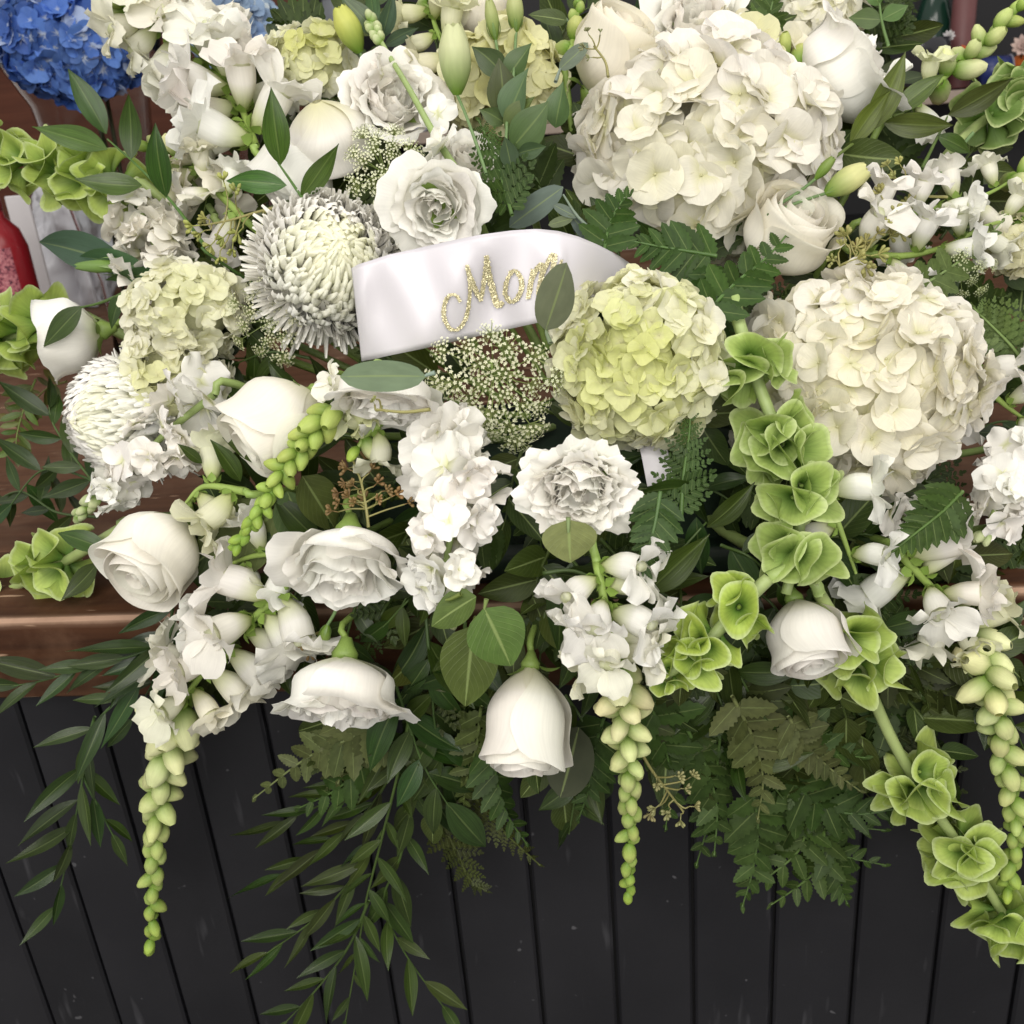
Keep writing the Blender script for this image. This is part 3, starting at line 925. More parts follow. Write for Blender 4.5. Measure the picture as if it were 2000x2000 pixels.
def mum(label, px, py, r, a, t, dY=0., seed=1, n=270, colour=WHITE, droop=1.0):
    p = pm(px, py, dY); s = r * upx(p)
    A = aim(p, a, t)
    M = trs(p - A.col[2] * s * .25, A, s)
    root = thing('chrysanthemum', label, 'chrysanthemum', M)
    rs = random.Random(seed)
    c = MB(); c.ball((0, 0, .04), (.68, .68, .60), 11, 18, (.5, 1.))
    part('flower_core', c.mesh('flower_core', M_MUM), root, None, (.90, .88, .80))
    rows = []
    cam_l = (M.inverted() @ CAM).normalized()
    N_ = int(n * 3.3)
    for i in range(N_):
        f = (i + .5) / N_
        th = math.radians(3 + 119 * f ** .58) + rs.gauss(0, .04)
        ph = i * 2.39996 + rs.uniform(-.12, .12)
        d = Vector((math.sin(th) * math.cos(ph), math.sin(th) * math.sin(ph), math.cos(th)))
        tout = Vector((math.cos(th) * math.cos(ph), math.cos(th) * math.sin(ph), -math.sin(th)))
        if f < .60:      # short, curled in over the heart so that their backs overlap like shingles
            me = MUM_IN[rs.randrange(3)]; L = .62 + .10 * f; dr = (d + tout * (.30 + .45 * f)).normalized(); b0 = .46
        elif f < .84:
            me = MUM_MID[rs.randrange(3)]; L = .62 + .16 * rs.random(); dr = (d + tout * .35).normalized(); b0 = .40
        else:
            me = MUM_OUT[rs.randrange(3)]; L = (.80 + .32 * rs.random() * (rs.random() < .55)) * droop; dr = (d + tout * .35).normalized(); b0 = .30
        m3 = basis(dr, -tout) @ Matrix.Rotation(rs.gauss(0, .15), 3, 'X')
        w = max(0, 1 - f * 1.8)
        cc = (colour[0], colour[1] * (1 - .005 * w), colour[2] * (1 - .20 * w))
        rows.append((d.dot(cam_l) + .25 * f, me, trs(d * b0, m3, (L, L * rs.uniform(.66, .92), L)), jit(cc, .03, .006)))
    rows.sort(key=lambda r: -r[0])
    for _, me, m, cc in rows[:295]: part('petal', me, root, m, cc)
    rest = MB()
    for _, me, m, cc in rows[295:]:
        v = np.zeros(len(me.vertices) * 3, dtype=np.float32); me.vertices.foreach_get('co', v)
        uvs = np.zeros((len(me.vertices), 2))
        for lp, uvd in zip(me.loops, me.uv_layers[0].data): uvs[lp.vertex_index] = uvd.uv
        v = v.reshape(-1, 3) @ np.array(m.to_3x3()).T + np.array(m.translation)
        rest.add(v, [tuple(p.vertices) for p in me.polygons], uvs)
    part('petals', rest.mesh('petals', M_MUM), root, None, colour, kind='stuff')
    add_stem(root, M @ Vector((0, 0, -.1)), -A.col[2], .004)
    return root

def path_root(name, label, cat, pts, group=None):
    M = Matrix.Translation(pts[0])
    return thing(name, label, cat, M, group)
def tang(c, i):
    return (c[min(i + 1, len(c) - 1)] - c[max(i - 1, 0)]).normalized()
def c_at(c, f):
    s = f * (len(c) - 1); i = min(int(s), len(c) - 2)
    return c[i].lerp(c[i + 1], s - i), (c[i + 1] - c[i]).normalized()
def rstem(root, c, r0, r1, colour=STEMC, n=7, name='stem'):
    o = c[0] if False else MW[root.name].translation
    b = MB(); b.tube([q - o for q in c], list(np.linspace(r0, r1, len(c))), n)
    return part(name, b.mesh(name, M_STEM), root, None, jit(colour))

def snap(label, pp, size=58, n_open=9, n_bud=14, open_to=.5, dY=0., seed=1, colour=WHITE, name='snapdragon', start=.0, budc=None, tail=True, bud_size=1., greenish=.6, face=.55, group=None):
    """a snapdragon spike along photo points: open florets from the base, then buds that shrink to the tip"""
    c = ppath(pp, dY, 40)
    root = path_root(name, label, 'snapdragon', c, group)
    o = c[0]; rs = random.Random(seed)
    rstem(root, c, .0036, .0012, (.30, .42, .10))
    def axes(q, tan, ph):
        rt, up, tow = view_axes(q)
        x = tow - tan * tow.dot(tan)
        if x.length < .05: x = rt
        x.normalize(); y = tan.cross(x)
        return (x * math.cos(ph) + y * math.sin(ph)).normalized()
    k0 = upx(c[len(c) // 2])
    for i in range(n_open):
        f = start + (open_to - start) * (i + .5) / n_open
        q, tan = c_at(c, f)
        ph = (1 if i % 2 else -1) * math.radians(rs.uniform(50, 112))
        if i % 4 == 3: ph *= .25
        d = axes(q, tan, ph)
        s = size * k0 * rs.uniform(.88, 1.1) * (1 - .28 * i / max(1, n_open))
        out = (d + tan * rs.uniform(-.15, .5)).normalized()
        m = basis(out, (tan * .8 + rvec() * .35))
        g = max(0, (i / max(1, n_open - 1) - .45)) * greenish
        cc = tuple(x * (1 - g) + y * g for x, y in zip(colour, (.74, .76, .40)))
        fl = part('floret', SNAPS[rs.randrange(len(SNAPS))], root, trs(q + d * .002 - o, m, s), jit(cc, .03))
        part('calyx', CALYX, fl, Matrix.Scale(1.0, 4), (.24, .36, .07))
    for i in range(n_bud):
        f = open_to + (1.0 - open_to) * ((i + .2) / n_bud) ** .92
        q, tan = c_at(c, f)
        g = i / max(1, n_bud - 1)
        ph = i * 2.39996 + seed
        d = axes(q, tan, (ph + PI) % (2 * PI) - PI)
        s = size * k0 * bud_size * (.98 - .52 * g ** .8) * rs.uniform(.9, 1.1)
        out = (d * (1.0 - .45 * g) + tan * (.55 + .7 * g)).normalized()
        m = basis(out, -tan if rs.random() < .5 else tan)
        c0, c1 = (.84, .83, .48), (.42, .56, .10)
        if budc: c0, c1 = budc
        cc = tuple(x * (1 - g) + y * g for x, y in zip(c0, c1))
        bd = part('bud', SBUDS[rs.randrange(3)], root, trs(q - o, m, (s * rs.uniform(.9, 1.15), s * rs.uniform(.85, 1.1), s)), jit(cc, .10, .04))
        if g < .8: part('calyx', CALYX, bd, Matrix.Scale(.95, 4), (.17, .28, .05))
    if tail: add_stem(root, c[0], -(c[1] - c[0]), .0034, (.26, .38, .09))
    return root

def stock(label, pp, size=50, n=22, dY=0., seed=1, colour=WHITE, tipbuds=8, open_to=.86, group=None):
    c = ppath(pp, dY, 40)
    root = path_root('stock_flower', label, 'stock flower', c, group)
    o = c[0]; rs = random.Random(seed)
    rstem(root, c, .0035, .002, (.30, .40, .14))
    k0 = upx(c[len(c) // 2])
    for i in range(n):
        f = open_to * (i + .5) / n
        q, tan = c_at(c, f)
        rt, up, tow = view_axes(q)
        x = (tow - tan * tow.dot(tan)).normalized(); y = tan.cross(x)
        ph = i * 2.39996
        d = x * math.cos(ph) + y * math.sin(ph)
        s = size * k0 * rs.uniform(.72, 1.22) * (1 - .3 * f)
        nrm = (d + tan * rs.uniform(-.1, .9) + rvec() * .6).normalized()
        m = nrm.to_track_quat('Z', 'X').to_matrix() @ Matrix.Rotation(rs.uniform(0, 6.28), 3, 'Z')
        part('floret', STK[rs.randrange(len(STK))], root, trs(q + d * (size * k0 * (.95 - .45 * f) * rs.uniform(.5, 1.25)) + tan * (size * k0 * rs.uniform(-.3, .3)) - o, m, s), jit(colour, .02, .008))
    for i in range(tipbuds):
        f = open_to + (1 - open_to) * (i + .5) / tipbuds
        q, tan = c_at(c, f)
        d = rvec(); d = (d - tan * d.dot(tan)).normalized()
        m = basis((d * .8 + tan).normalized(), tan)
        part('bud', SBUDS[rs.randrange(3)], root, trs(q - o, m, size * k0 * .62 * rs.uniform(.7, 1.1)), jit((.62, .68, .38), .1))
    add_stem(root, c[0], -(c[1] - c[0]), .0036, (.28, .38, .12))
    return root

def bells(label, pp, whorls, size=66, per=5, dY=0., seed=1, colour=LIME, tail=True, stem_r=.0052, tilt=.75, fr=.62):
    """bells of Ireland: whorls = fractions along the path"""
    c = ppath(pp, dY, 40)
    root = path_root('bells_of_ireland', label, 'bells of Ireland', c)
    o = c[0]; rs = random.Random(seed)
    rstem(root, c, stem_r, stem_r * .75, (.36, .45, .17), 8)
    for wi, wf in enumerate(whorls):
        f, sz = wf if hasattr(wf, '__len__') else (wf, 1.)
        q, tan = c_at(c, f)
        rt, up, tow = view_axes(q)
        x = (tow - tan * tow.dot(tan)).normalized(); y = tan.cross(x)
        s = size * upx(q) * sz
        for i in range(per):
            ph = 2 * PI * (i + .5 * (wi % 2)) / per + rs.uniform(-.22, .22)
            d = x * math.cos(ph) + y * math.sin(ph)
            nrm = (d + tan * rs.uniform(tilt - .3, tilt + .2) + tow * rs.uniform(.2, .9) + rvec() * .25).normalized()
            m = nrm.to_track_quat('Z', 'X').to_matrix() @ Matrix.Rotation(rs.uniform(0, 6.28), 3, 'Z')
            part('bell', BELLS[rs.randrange(len(BELLS))], root, trs(q + d * stem_r * .8 + tan * rs.uniform(-.008, .008) - o, m, (s * rs.uniform(.75, 1.1), s * rs.uniform(.6, .95), s * rs.uniform(.85, 1.15))), jit(colour, .14))
        for i in range(3):
            d = rvec(); d = (d - tan * d.dot(tan)).normalized()
            part('spine', SPINE, root, trs(q - o, basis((d + tan * .3).normalized(), tan), s * .5), (.5, .56, .3))
    if tail: add_stem(root, c[0], -(c[1] - c[0]), stem_r, (.32, .42, .14))
    return root
def spine_mesh():
    b = MB()
    for a in (-.5, 0, .5): b.tube([(0, 0, 0), (.5, a * .4, .05), (1, a, 0)], [.02, .014, .004], 4)
    return b.mesh('spine', M_STEM)
SPINE = spine_mesh()

def put_leaf(root, pool, b, tip, parent=None, wid=1.0, colour=MDG, lean=0., rs=R, nrm=None, label=None):
    """a leaf from world point b to world point tip, its face to the viewer but for 'lean'"""
    x = tip - b
    q = b.lerp(tip, .5)
    z = (CAM - q).normalized() if nrm is None else nrm
    m = basis(x, z) @ Matrix.Rotation(lean, 3, 'X')
    inv = MW[root.name].inverted()
    L = x.length
    return part('leaf', pool[rs.randrange(len(pool))], root, inv @ trs(b, m, (L, L * wid, L)), jit(colour, .30, .05), label)

def sprig(name, label, cat, pp, leaves, pool=None, wid=1., colour=MDG, dY=0., r=.0014, stemc=None, tail=False, group=None):
    """a stem along pp with leaves given by hand as ((bx, by), (tx, ty), lean)"""
    c = ppath(pp, dY, 24)
    root = path_root(name, label, cat, c, group)
    rstem(root, c, r * 1.3, r * .6, stemc or tuple(x * 1.3 for x in colour), 6)
    for lf in leaves:
        (bx, by), (tx, ty) = lf[0], lf[1]
        lean = lf[2] if len(lf) > 2 else R.uniform(-.5, .5)
        dt = lf[3] if len(lf) > 3 else R.uniform(-.012, .012)
        # the base's depth is the stem's depth at the nearest point
        near = min(c, key=lambda q: (q - pm(bx, by, dY)).length)
        b = at(bx, by, near.y); t = at(tx, ty, near.y + dt)
        put_leaf(root, pool or L_RUSC, b, t, wid=wid, colour=colour, lean=lean)
    if tail: add_stem(root, c[0], -(c[1] - c[0]), r, colour)
    return root
def strand(name, label, cat, pp, n, L0, L1, pool=None, wid=1., colour=MDG, dY=0., seed=1, ang=(35, 60), r=.0013, group=None, lean=.7, start=.06, tail=False, stemc=None, out=.25, bias=None):
    """a stem with alternate leaves that shorten towards the tip (lengths in photo pixels)"""
    c = ppath(pp, dY, 40)
    root = path_root(name, label, cat, c, group)
    rstem(root, c, r * 1.3, r * .5, stemc or tuple(x * 1.5 for x in colour), 6)
    rs = random.Random(seed)
    for i in range(n):
        f = start + (1 - start) * (i + .5) / n
        q, tan = c_at(c, f)
        rt, up, tow = view_axes(q)
        sd = 1 if i % 2 else -1
        side = tow.cross(tan).normalized() * sd
        a = math.radians(rs.uniform(*ang))
        if i == n - 1: a *= .2
        d = (tan * math.cos(a) + side * math.sin(a) + tow * rs.uniform(-out, out)).normalized()
        if bias: d = (d + rt * bias[0] + up * bias[1]).normalized()
        L = (L0 + (L1 - L0) * f) * upx(q) * rs.uniform(.72, 1.2)
        put_leaf(root, pool or L_RUSC, q, q + d * L, wid=wid, colour=colour, lean=rs.uniform(-lean, lean), rs=rs)
    if tail: add_stem(root, c[0], -(c[1] - c[0]), r, colour)
    return root
def frond(label, pp, n=13, L=90, dY=0., seed=1, colour=FERN, lobed=True, group=None, w=1., tilt=.3, r=.0013, taper=1.0):
    """a fern frond: rachis along pp, pinnae both sides, longest near the base"""
    c = ppath(pp, dY, 30)
    root = path_root('fern_frond', label, 'fern', c, group)
    rstem(root, c, r * 1.4, r * .5, tuple(x * 1.6 for x in colour), 5, 'rachis')
    rs = random.Random(seed)
    o = c[0]
    rl = rs.uniform(-.5, .5)
    for i in range(n):
        f = .08 + .90 * i / (n - 1)
        q, tan = c_at(c, f)
        rt, up, tow = view_axes(q)
        nz = (tow + tan.cross(tow) * rl).normalized()
        side = nz.cross(tan).normalized()
        Li = L * upx(q) * (1 - .86 * f ** 1.25) ** taper * (.75 + .25 * min(1, f * 6))
        for sd in (-1, 1):
            a = math.radians(rs.uniform(52, 66) - 20 * f)
            if i == n - 1: a *= .3
            d = (tan * math.cos(a) + side * sd * math.sin(a) + nz * rs.uniform(-tilt, tilt * .6)).normalized()
            m = basis(d, nz + rvec() * .3)
            pool = PINNA if lobed else PINNULE
            me = pool[rs.randrange(len(pool))]
            part('pinna' if lobed else 'leaflet', me, root, trs(q + tan * (.002 * sd) - o, m, (Li, Li * w, Li)), jit(colour, .22, .03))
    return root
def seeded(label, pp, clusters, size=26, dY=0., seed=1, colour=(.36, .36, .10), leaves=(), n_auto=0, stemc=(.30, .28, .10), r=.0011):
    """seeded eucalyptus twig: clusters by hand at photo points on short side twigs"""
    c = ppath(pp, dY, 24)
    root = path_root('seeded_eucalyptus', label, 'eucalyptus', c)
    o = c[0]; rs = random.Random(seed)
    rstem(root, c, r * 1.3, r * .8, stemc, 5)
    pts = [(x, y) for x, y in clusters]
    for (x, y) in pts:
        near0 = min(c, key=lambda q: (q - pm(x, y, dY)).length)
        e = at(x, y, near0.y + rs.uniform(-.012, .006))
        # the twig leaves the stem a little before
        j = max(0, c.index(near0) - 2)
        tw = curve([c[j] - o, (c[j].lerp(e, .55) + rvec() * .003) - o, e - o], 6)
        b = MB(); b.tube(tw, [r * .8, r * .75, r * .7, r * .65, r * .6, r * .6], 4)
        part('twig', b.mesh('twig', M_STEM), root, None, stemc)
        d = (e - c[j]).normalized() + rvec() * .4 + (CAM - e).normalized() * .3
        part('seed_cluster', SEEDS[rs.randrange(4)], root, trs(e - o, d.to_track_quat('Z', 'X').to_matrix(), size * upx(e) * rs.uniform(.85, 1.15)), jit(colour, .15, .04))
    for (bx, by), (tx, ty) in leaves:
        near = min(c, key=lambda q: (q - pm(bx, by, dY)).length)
        put_leaf(root, L_EUC, at(bx, by, near.y), at(tx, ty, near.y + .004), colour=GREY, lean=rs.uniform(-.3, .3))
    return root
def lace(label, px, py, r, a, t, dY=0., n=18, us=.30, seed=1, colour=(.74, .75, .54), ry=1.0, conv=.25):
    """a lacy umbel: rays from one point, an umbellet on each"""
    p = pm(px, py, dY); s = r * upx(p)
    A = aim(p, a, t)
    M = trs(p - A.col[2] * s * .6, A, s)
    root = thing('lace_flower', label, 'lace flower', M)
    rs = random.Random(seed)
    for i in range(n):
        f = math.sqrt((i + .5) / n); ph = i * 2.39996 + rs.uniform(-.2, .2)
        q = Vector((f * math.cos(ph), f * ry * math.sin(ph), .55 + conv * (1 - f * f) + rs.uniform(-.08, .08)))
        b = MB(); b.tube(curve([(0, 0, 0), q * .5 + Vector((0, 0, .08)), q], 6), [.016, .014, .013, .012, .011, .010], 4)
        part('ray', b.mesh('ray', M_STEM), root, None, jit((.26, .34, .10)))
        d = (q.normalized() + Vector((0, 0, .6)) + rvec() * .2).normalized()
        m = trs(q, d.to_track_quat('Z', 'X').to_matrix() @ Matrix.Rotation(rs.uniform(0, 6), 3, 'Z'), us * rs.uniform(.8, 1.15))
        k = rs.randrange(len(UMB))
        st = part('umbellet', UMB[k][0], root, m, jit((.34, .40, .14)))
        part('tiny_flowers', UMB[k][1], st, None, jit(colour, .06), kind='stuff')
    add_stem(root, M @ Vector((0, 0, 0)), -A.col[2], .002)
    return root
def closed_bud(label, b, tip, W=.30, dY=0., colour=BUDC, stem=(), group=None, sep=True, leaves=(), flare=.0, lw=1.0):
    """a lisianthus bud from photo point b (its base) to its tip, on a stem through the given points"""
    P0, P1 = pm(b[0], b[1], dY), at(tip[0], tip[1], Ym(b[0], b[1]) + dY - .004)
    c = ppath(list(stem), dY, 16) if stem else [P0 - (P1 - P0) * .5, P0]
    root = path_root('flower_bud', label, 'flower bud', c, group)
    o = c[0]
    rstem(root, c, .0016, .0014, (.16, .26, .10), 6)
    L = (P1 - P0).length
    A = basis(P1 - P0, CAM - P0)
    mb = MB(); nu, nv = 12, 20
    P = np.zeros((nu, nv, 3)); U = np.zeros((nu, nv, 2))
    for i in range(nu):
        s = i / (nu - 1)
        r = W * (math.sin(PI * (.06 + .80 * s)) ** .8) * (1 + flare * max(0, s - .7) * 3)
        for j in range(nv):
            a_ = 2 * PI * j / nv + 1.9 * s
            k = 1 - .10 * s * abs(math.sin(2.5 * a_))
            P[i, j] = (s * (1 + .03 * math.sin(5 * a_) * (s > .9)), r * k * math.cos(a_ - 1.9 * s), r * k * math.sin(a_ - 1.9 * s)); U[i, j] = (s, j / nv)
    mb.grid(P, U, closed=True)
    part('bud', mb.mesh('bud', M_BUD), root, trs(P0 - o, A, L), jit(colour, .04))
    if sep:
        for i in range(5):
            m = trs(P0 - o, A @ Matrix.Rotation(2 * PI * i / 5, 3, 'X') @ Matrix.Translation((0, 0, 0)).to_3x3(), L * .8)
            part('sepal', SEPAL_B, root, m @ Matrix.Translation((0, 0, W * .35)), (.18, .28, .08))
    for (bx, by), (tx, ty) in leaves:
        put_leaf(root, L_LIS, pm(bx, by, dY), pm(tx, ty, dY - .006), wid=lw, colour=(.07, .13, .06), lean=R.uniform(-.4, .4))
    return root
def _sb():
    P, U = sheet(.8, .06, prof_lance, 6, 3, (.65, -1.0), .3, .1)
    b = MB(); b.grid(P, U); return b.mesh('sepal', M_STEM)
SEPAL_B = _sb()
# ================================================================== the counter
YB = .020                                            # boards stand 2 cm behind the top's front face
g0 = at(1356, 2000, YB).x; GW = .1018 * (YB + CAM_D)
TH = -at(200, 1362, 0).z                             # thickness of the top
counter = thing('counter', 'worn red brown wooden worktable with charcoal painted boards below its top', 'worktable', Matrix.Translation((0, 0, 0)))
def seam_y(px, py):
    r = C2W @ _ray(px, py); t = -CAM.z / r.z
    return (CAM + r * t).y
y1 = seam_y(60, 1074)
b = MB(); b.box((-1.5, 0, -TH), (1.5, y1 - .0008, 0), .003)
part('edge_plank', b.mesh('edge_plank', M_TOP, smooth=False), counter)
y = y1
pw = [.20, .215, .19, .21, .2, .22, .2, .21]
for i, w in enumerate(pw):
    b = MB(); b.box((-1.5, y + .0008, -.03), (1.5, y + w - .0008, -.0006 - .0008 * (i % 2)), .0015)
    part('plank', b.mesh('plank', M_PLANK, smooth=False), counter); y += w
TABLE_BACK = y
bm_ = MB(); bm_.box((-GW / 2 + .0016, YB, -1.0), (GW / 2 - .0016, YB + .014, -TH + .02), .0028)
bmesh_ = bm_.mesh('board', M_BOARD, smooth=False)
for i in range(-14, 15):
    part('board', bmesh_, counter, Matrix.Translation((g0 + GW * (i + .5), R.uniform(-.0006, .0006), 0)))
b = MB(); b.box((-1.3, YB + .0105, -1.0), (1.3, YB + .03, -.04))
part('backing', b.mesh('backing', plain('black_backing', (.006, .006, .007), .7), smooth=False), counter)
# floor far below, seen by nobody but the light
b = MB(); b.add([(-6, -6, -1.0), (6, -6, -1.0), (6, 6, -1.0), (-6, 6, -1.0)], [(0, 1, 2, 3)])
single('floor', b.mesh('floor', plain('grey_floor', (.16, .155, .15), .6, .2, 4.), smooth=False), '', '', kind='structure')

# ================================================================== behind the spray
M_DARK = plain('dark_wall', (.014, .014, .017), .7, .3, 3.)
b = MB(); b.box((-3, 2.6, -1.0), (3, 2.7, 2.0)); single('back_wall', b.mesh('back_wall', M_DARK, smooth=False), '', '', kind='structure')
YC = TABLE_BACK + .02
xr = at(622, 20, YC).x
cab = thing('cabinet', 'red brown wooden cabinet behind the blue hydrangeas at the back of the worktable', 'cabinet', Matrix.Translation((xr - .6, YC, 0)))
zs = at(10, 101, YC).z
for (z0, z1) in ((-.9, zs - .003), (zs + .003, 1.1)):
    b = MB(); b.box((-.9, .0, z0), (.565, .03, z1), .004); part('door_panel', b.mesh('door_panel', M_PANEL, smooth=False), cab)
b = MB(); b.box((.568, -.012, -.9), (.6, .05, 1.1), .004); part('frame', b.mesh('frame', plain('dark_frame', (.012, .010, .011), .5), smooth=False), cab)
b = MB(); b.box((-.9, .032, -.9), (.565, .05, 1.1)); part('back_panel', b.mesh('back_panel', M_DARK, smooth=False), cab)

# clear glass vases with blue hydrangeas
def glass():
    m, nt, out = nodes('clear_glass')
    g = N(nt, 'ShaderNodeBsdfPrincipled'); g.inputs['Base Color'].default_value = (.90, .92, .92, 1); g.inputs['Roughness'].default_value = .04
    g.inputs['Transmission Weight'].default_value = 1.0; g.inputs['IOR'].default_value = 1.18
    nt.links.new(g.outputs[0], out.inputs[0]); return m
M_GLASS = glass()
def vase(label, px, Yv, prof, cat='vase'):
    k = upx(at(px, 300, Yv))
    base = at(px, 300, Yv); base.z = .001
    root = thing('glass_vase', label, cat, Matrix.Translation(base))
    outer = [(r * k, z) for r, z in prof]
    wall = .0032
    inner = [(max(.004, r - wall), max(z, .012)) for r, z in reversed(outer)]
    b = MB(); b.lathe([(.001, 0)] + outer + inner + [(.001, .012)], 40)
    me = b.mesh('glass_body', M_GLASS)
    bm = bmesh.new(); bm.from_mesh(me); bmesh.ops.remove_doubles(bm, verts=bm.verts, dist=1e-6); bmesh.ops.recalc_face_normals(bm, faces=bm.faces); bm.to_mesh(me); bm.free()
    part('glass_body', me, root)
    return root, base, k
YV = 1.02
v1, vb, vk = vase('tall clear glass vase flaring under the deep blue hydrangea', 200, YV,
              [(62, 0), (64, .01), (58, .05), (60, .14), (78, .22), (110, at(60, 210, YV).z), (142, at(60, 140, YV).z - .0), (158, at(30, 85, YV).z)])
v2, vb2, vk2 = vase('straight clear glass vase under the pale blue hydrangea', 455, YV + .12,
              [(68, 0), (70, .01), (70, .14), (72, at(470, 190, YV + .12).z), (73, at(470, 160, YV + .12).z)])
def bg_stems(px0, py0, vb_, Yv, n, col_):
    root = None
    for i in range(n):
        a = at(px0 + R.uniform(-50, 50), py0, Yv + R.uniform(-.03, .03))
        e = Vector((vb_.x + R.uniform(-.03, .03), vb_.y + R.uniform(-.03, .03), .02))
        yield curve([a, a.lerp(e, .5) + Vector((R.uniform(-.01, .01), 0, 0)), e], 8)
M_BLUE = petal_mat('blue_petal', (.62, .70, .80), .0, .22, transl=.25, rough=.55, vein=.12)
def tint_pool(pool, mat):
    out = []
    for me in pool[:5]:
        q = me.copy(); q.materials.clear(); q.materials.append(mat); out.append(q)
    return out
_w = HYD; _ws = HYDS
HYD = tint_pool(_w, M_BLUE); 
hb = hydrangea('deep blue hydrangea head in the flared glass vase', 140, 84, 146, 112, Y=YV - .09, t=25, a=270, n=200, fs=.185, var=.45, pale=(.42, .52, .74), colour=(.062, .145, .47), centre=(.12, .24, .60), stem=False, seed=4)
hb2 = hydrangea('pale blue hydrangea head behind the upper left snapdragon', 466, 78, 100, 100, Y=YV + .10, t=30, a=300, n=130, fs=.21, var=.3, pale=(.6, .68, .72), colour=(.30, .41, .56), centre=(.20, .31, .53), stem=False, seed=6)
hb3 = hydrangea('second blue hydrangea head at the top edge left of the pale blue one', 345, -45, 80, 60, Y=YV + .16, t=20, a=90, n=46, fs=.32, colour=(.06, .12, .46), stem=False, seed=9)
HYD = _w
for (h, vb_, px0, py0, Yv, n) in ((hb, vb, 170, 170, YV, 3), (hb2, vb2, 465, 140, YV + .12, 3)):
    inv = MW[h.name].inverted()
    for c in bg_stems(px0, py0, vb_, Yv, n, 0):
        b = MB(); b.tube([inv @ q for q in c], .0035 / MW[h.name].to_scale()[0], 6); part('stem', b.mesh('stem', M_STEM), h, None, (.14, .17, .07))
root = sprig('green_leaf_stem', 'dark green leaf at the top edge between the two blue hydrangeas', 'leaf', [(410, 120), (395, 40), (385, -20)], [((392, 65), (310, -25), .3), ((398, 62), (380, -30), .2)], L_SAL, .9, (.05, .11, .03), dY=.20)

# red bottle, white card, bag
def plastic(name, c, rough=.4, transl=0.): return plain(name, c, rough, .08, 12.)
Yr = 1.10
pR = at(8, 500, Yr); kR = upx(pR)
rb = thing('red_bottle', 'red bottle with a mottled pink label at the left edge', 'bottle', Matrix.Translation((pR.x, Yr, 0)))
zt, zb = at(8, 400, Yr).z, at(8, 620, Yr).z
b = MB(); b.lathe([(.001, 0), (46 * kR, 0), (48 * kR, .01), (48 * kR, at(8, 485, Yr).z), (40 * kR, at(8, 450, Yr).z), (20 * kR, at(8, 425, Yr).z), (18 * kR, at(8, 408, Yr).z), (.001, at(8, 407, Yr).z)], 28)
part('bottle_body', b.mesh('bottle_body', plain('red_plastic', (.30, .010, .018), .3)), rb)
b = MB(); b.lathe([(20 * kR, at(8, 409, Yr).z), (20.5 * kR, at(8, 385, Yr).z), (.001, at(8, 384, Yr).z)], 20)
part('cap', b.mesh('cap', plain('dark_red_cap', (.16, .01, .014), .4)), rb)
m, nt, out = nodes('speckled_label')
tc = N(nt, 'ShaderNodeTexCoord'); nz = N(nt, 'ShaderNodeTexNoise'); nz.inputs['Scale'].default_value = 190.; nz.inputs['Detail'].default_value = 2.
nt.links.new(tc.outputs['Object'], nz.inputs['Vector'])
rp = ramp(nt, nz.outputs[0], [(.36, (.10, .02, .04)), (.46, (.40, .10, .13)), (.62, (.55, .22, .24))])
bs = N(nt, 'ShaderNodeBsdfPrincipled'); bs.inputs['Roughness'].default_value = .45; nt.links.new(rp.outputs[0], bs.inputs['Base Color']); nt.links.new(bs.outputs[0], out.inputs[0])
P = np.zeros((2, 24, 3))
for i, z in enumerate((at(8, 600, Yr).z, at(8, 480, Yr).z)):
    for j in range(24):
        a = math.radians(-150 + 108 * j / 23); P[i, j] = (48.6 * kR * math.cos(a), 48.6 * kR * math.sin(a), z)
b = MB(); b.grid(P); part('bottle_label', b.mesh('bottle_label', m), rb)

YCd = 1.30
pc = at(58, 480, YCd); kc = upx(pc)
wc = thing('white_card', 'white upright card behind the red bottle', 'card', Matrix.Translation((pc.x, YCd, 0)))
b = MB(); b.box((-24 * kc, -.004, 0), (22 * kc, .004, at(58, 380, YCd).z), .0015)
part('board', b.mesh('board', plain('white_card_stock', (.72, .70, .72), .6, .05), smooth=False), wc)
# crumpled white bag
Yg = 1.52
pb = at(128, 420, Yg); kb = upx(pb)
rs = np.random.RandomState(5)
nu, nv = 34, 60
hh = at(128, 290, Yg).z
P = np.zeros((nu, nv, 3))
for i in range(nu):
    s = i / (nu - 1)
    for j in range(nv):
        a = 2 * PI * j / nv
        r = 78 * kb * (math.sin(PI * (.20 + .72 * s)) ** .8)
        q = Vector((math.cos(a) * 1.6, math.sin(a) * 1.6, s * 2.4))
        w = .75 * noise.noise(q) + .55 * abs(noise.noise(q * 2.3)) + .28 * abs(noise.noise(q * 5.1)) + .12 * abs(noise.noise(q * 10.)) - .30
        P[i, j] = (r * (1 + w) * math.cos(a), .75 * r * (1 + w) * math.sin(a), .002 + s * hh * (1 + .12 * noise.noise(q * 1.3)))
b = MB(); b.grid(P, closed=True); b.F.append(tuple((nu - 1) * nv + j for j in range(nv)))
single('white_bag', b.mesh('white_bag', plain('thin_white_plastic', (.60, .60, .64), .38, .05, 8.)), 'crumpled white plastic bag standing beside the glass vase', 'bag', Matrix.Translation((pb.x, Yg, 0)))

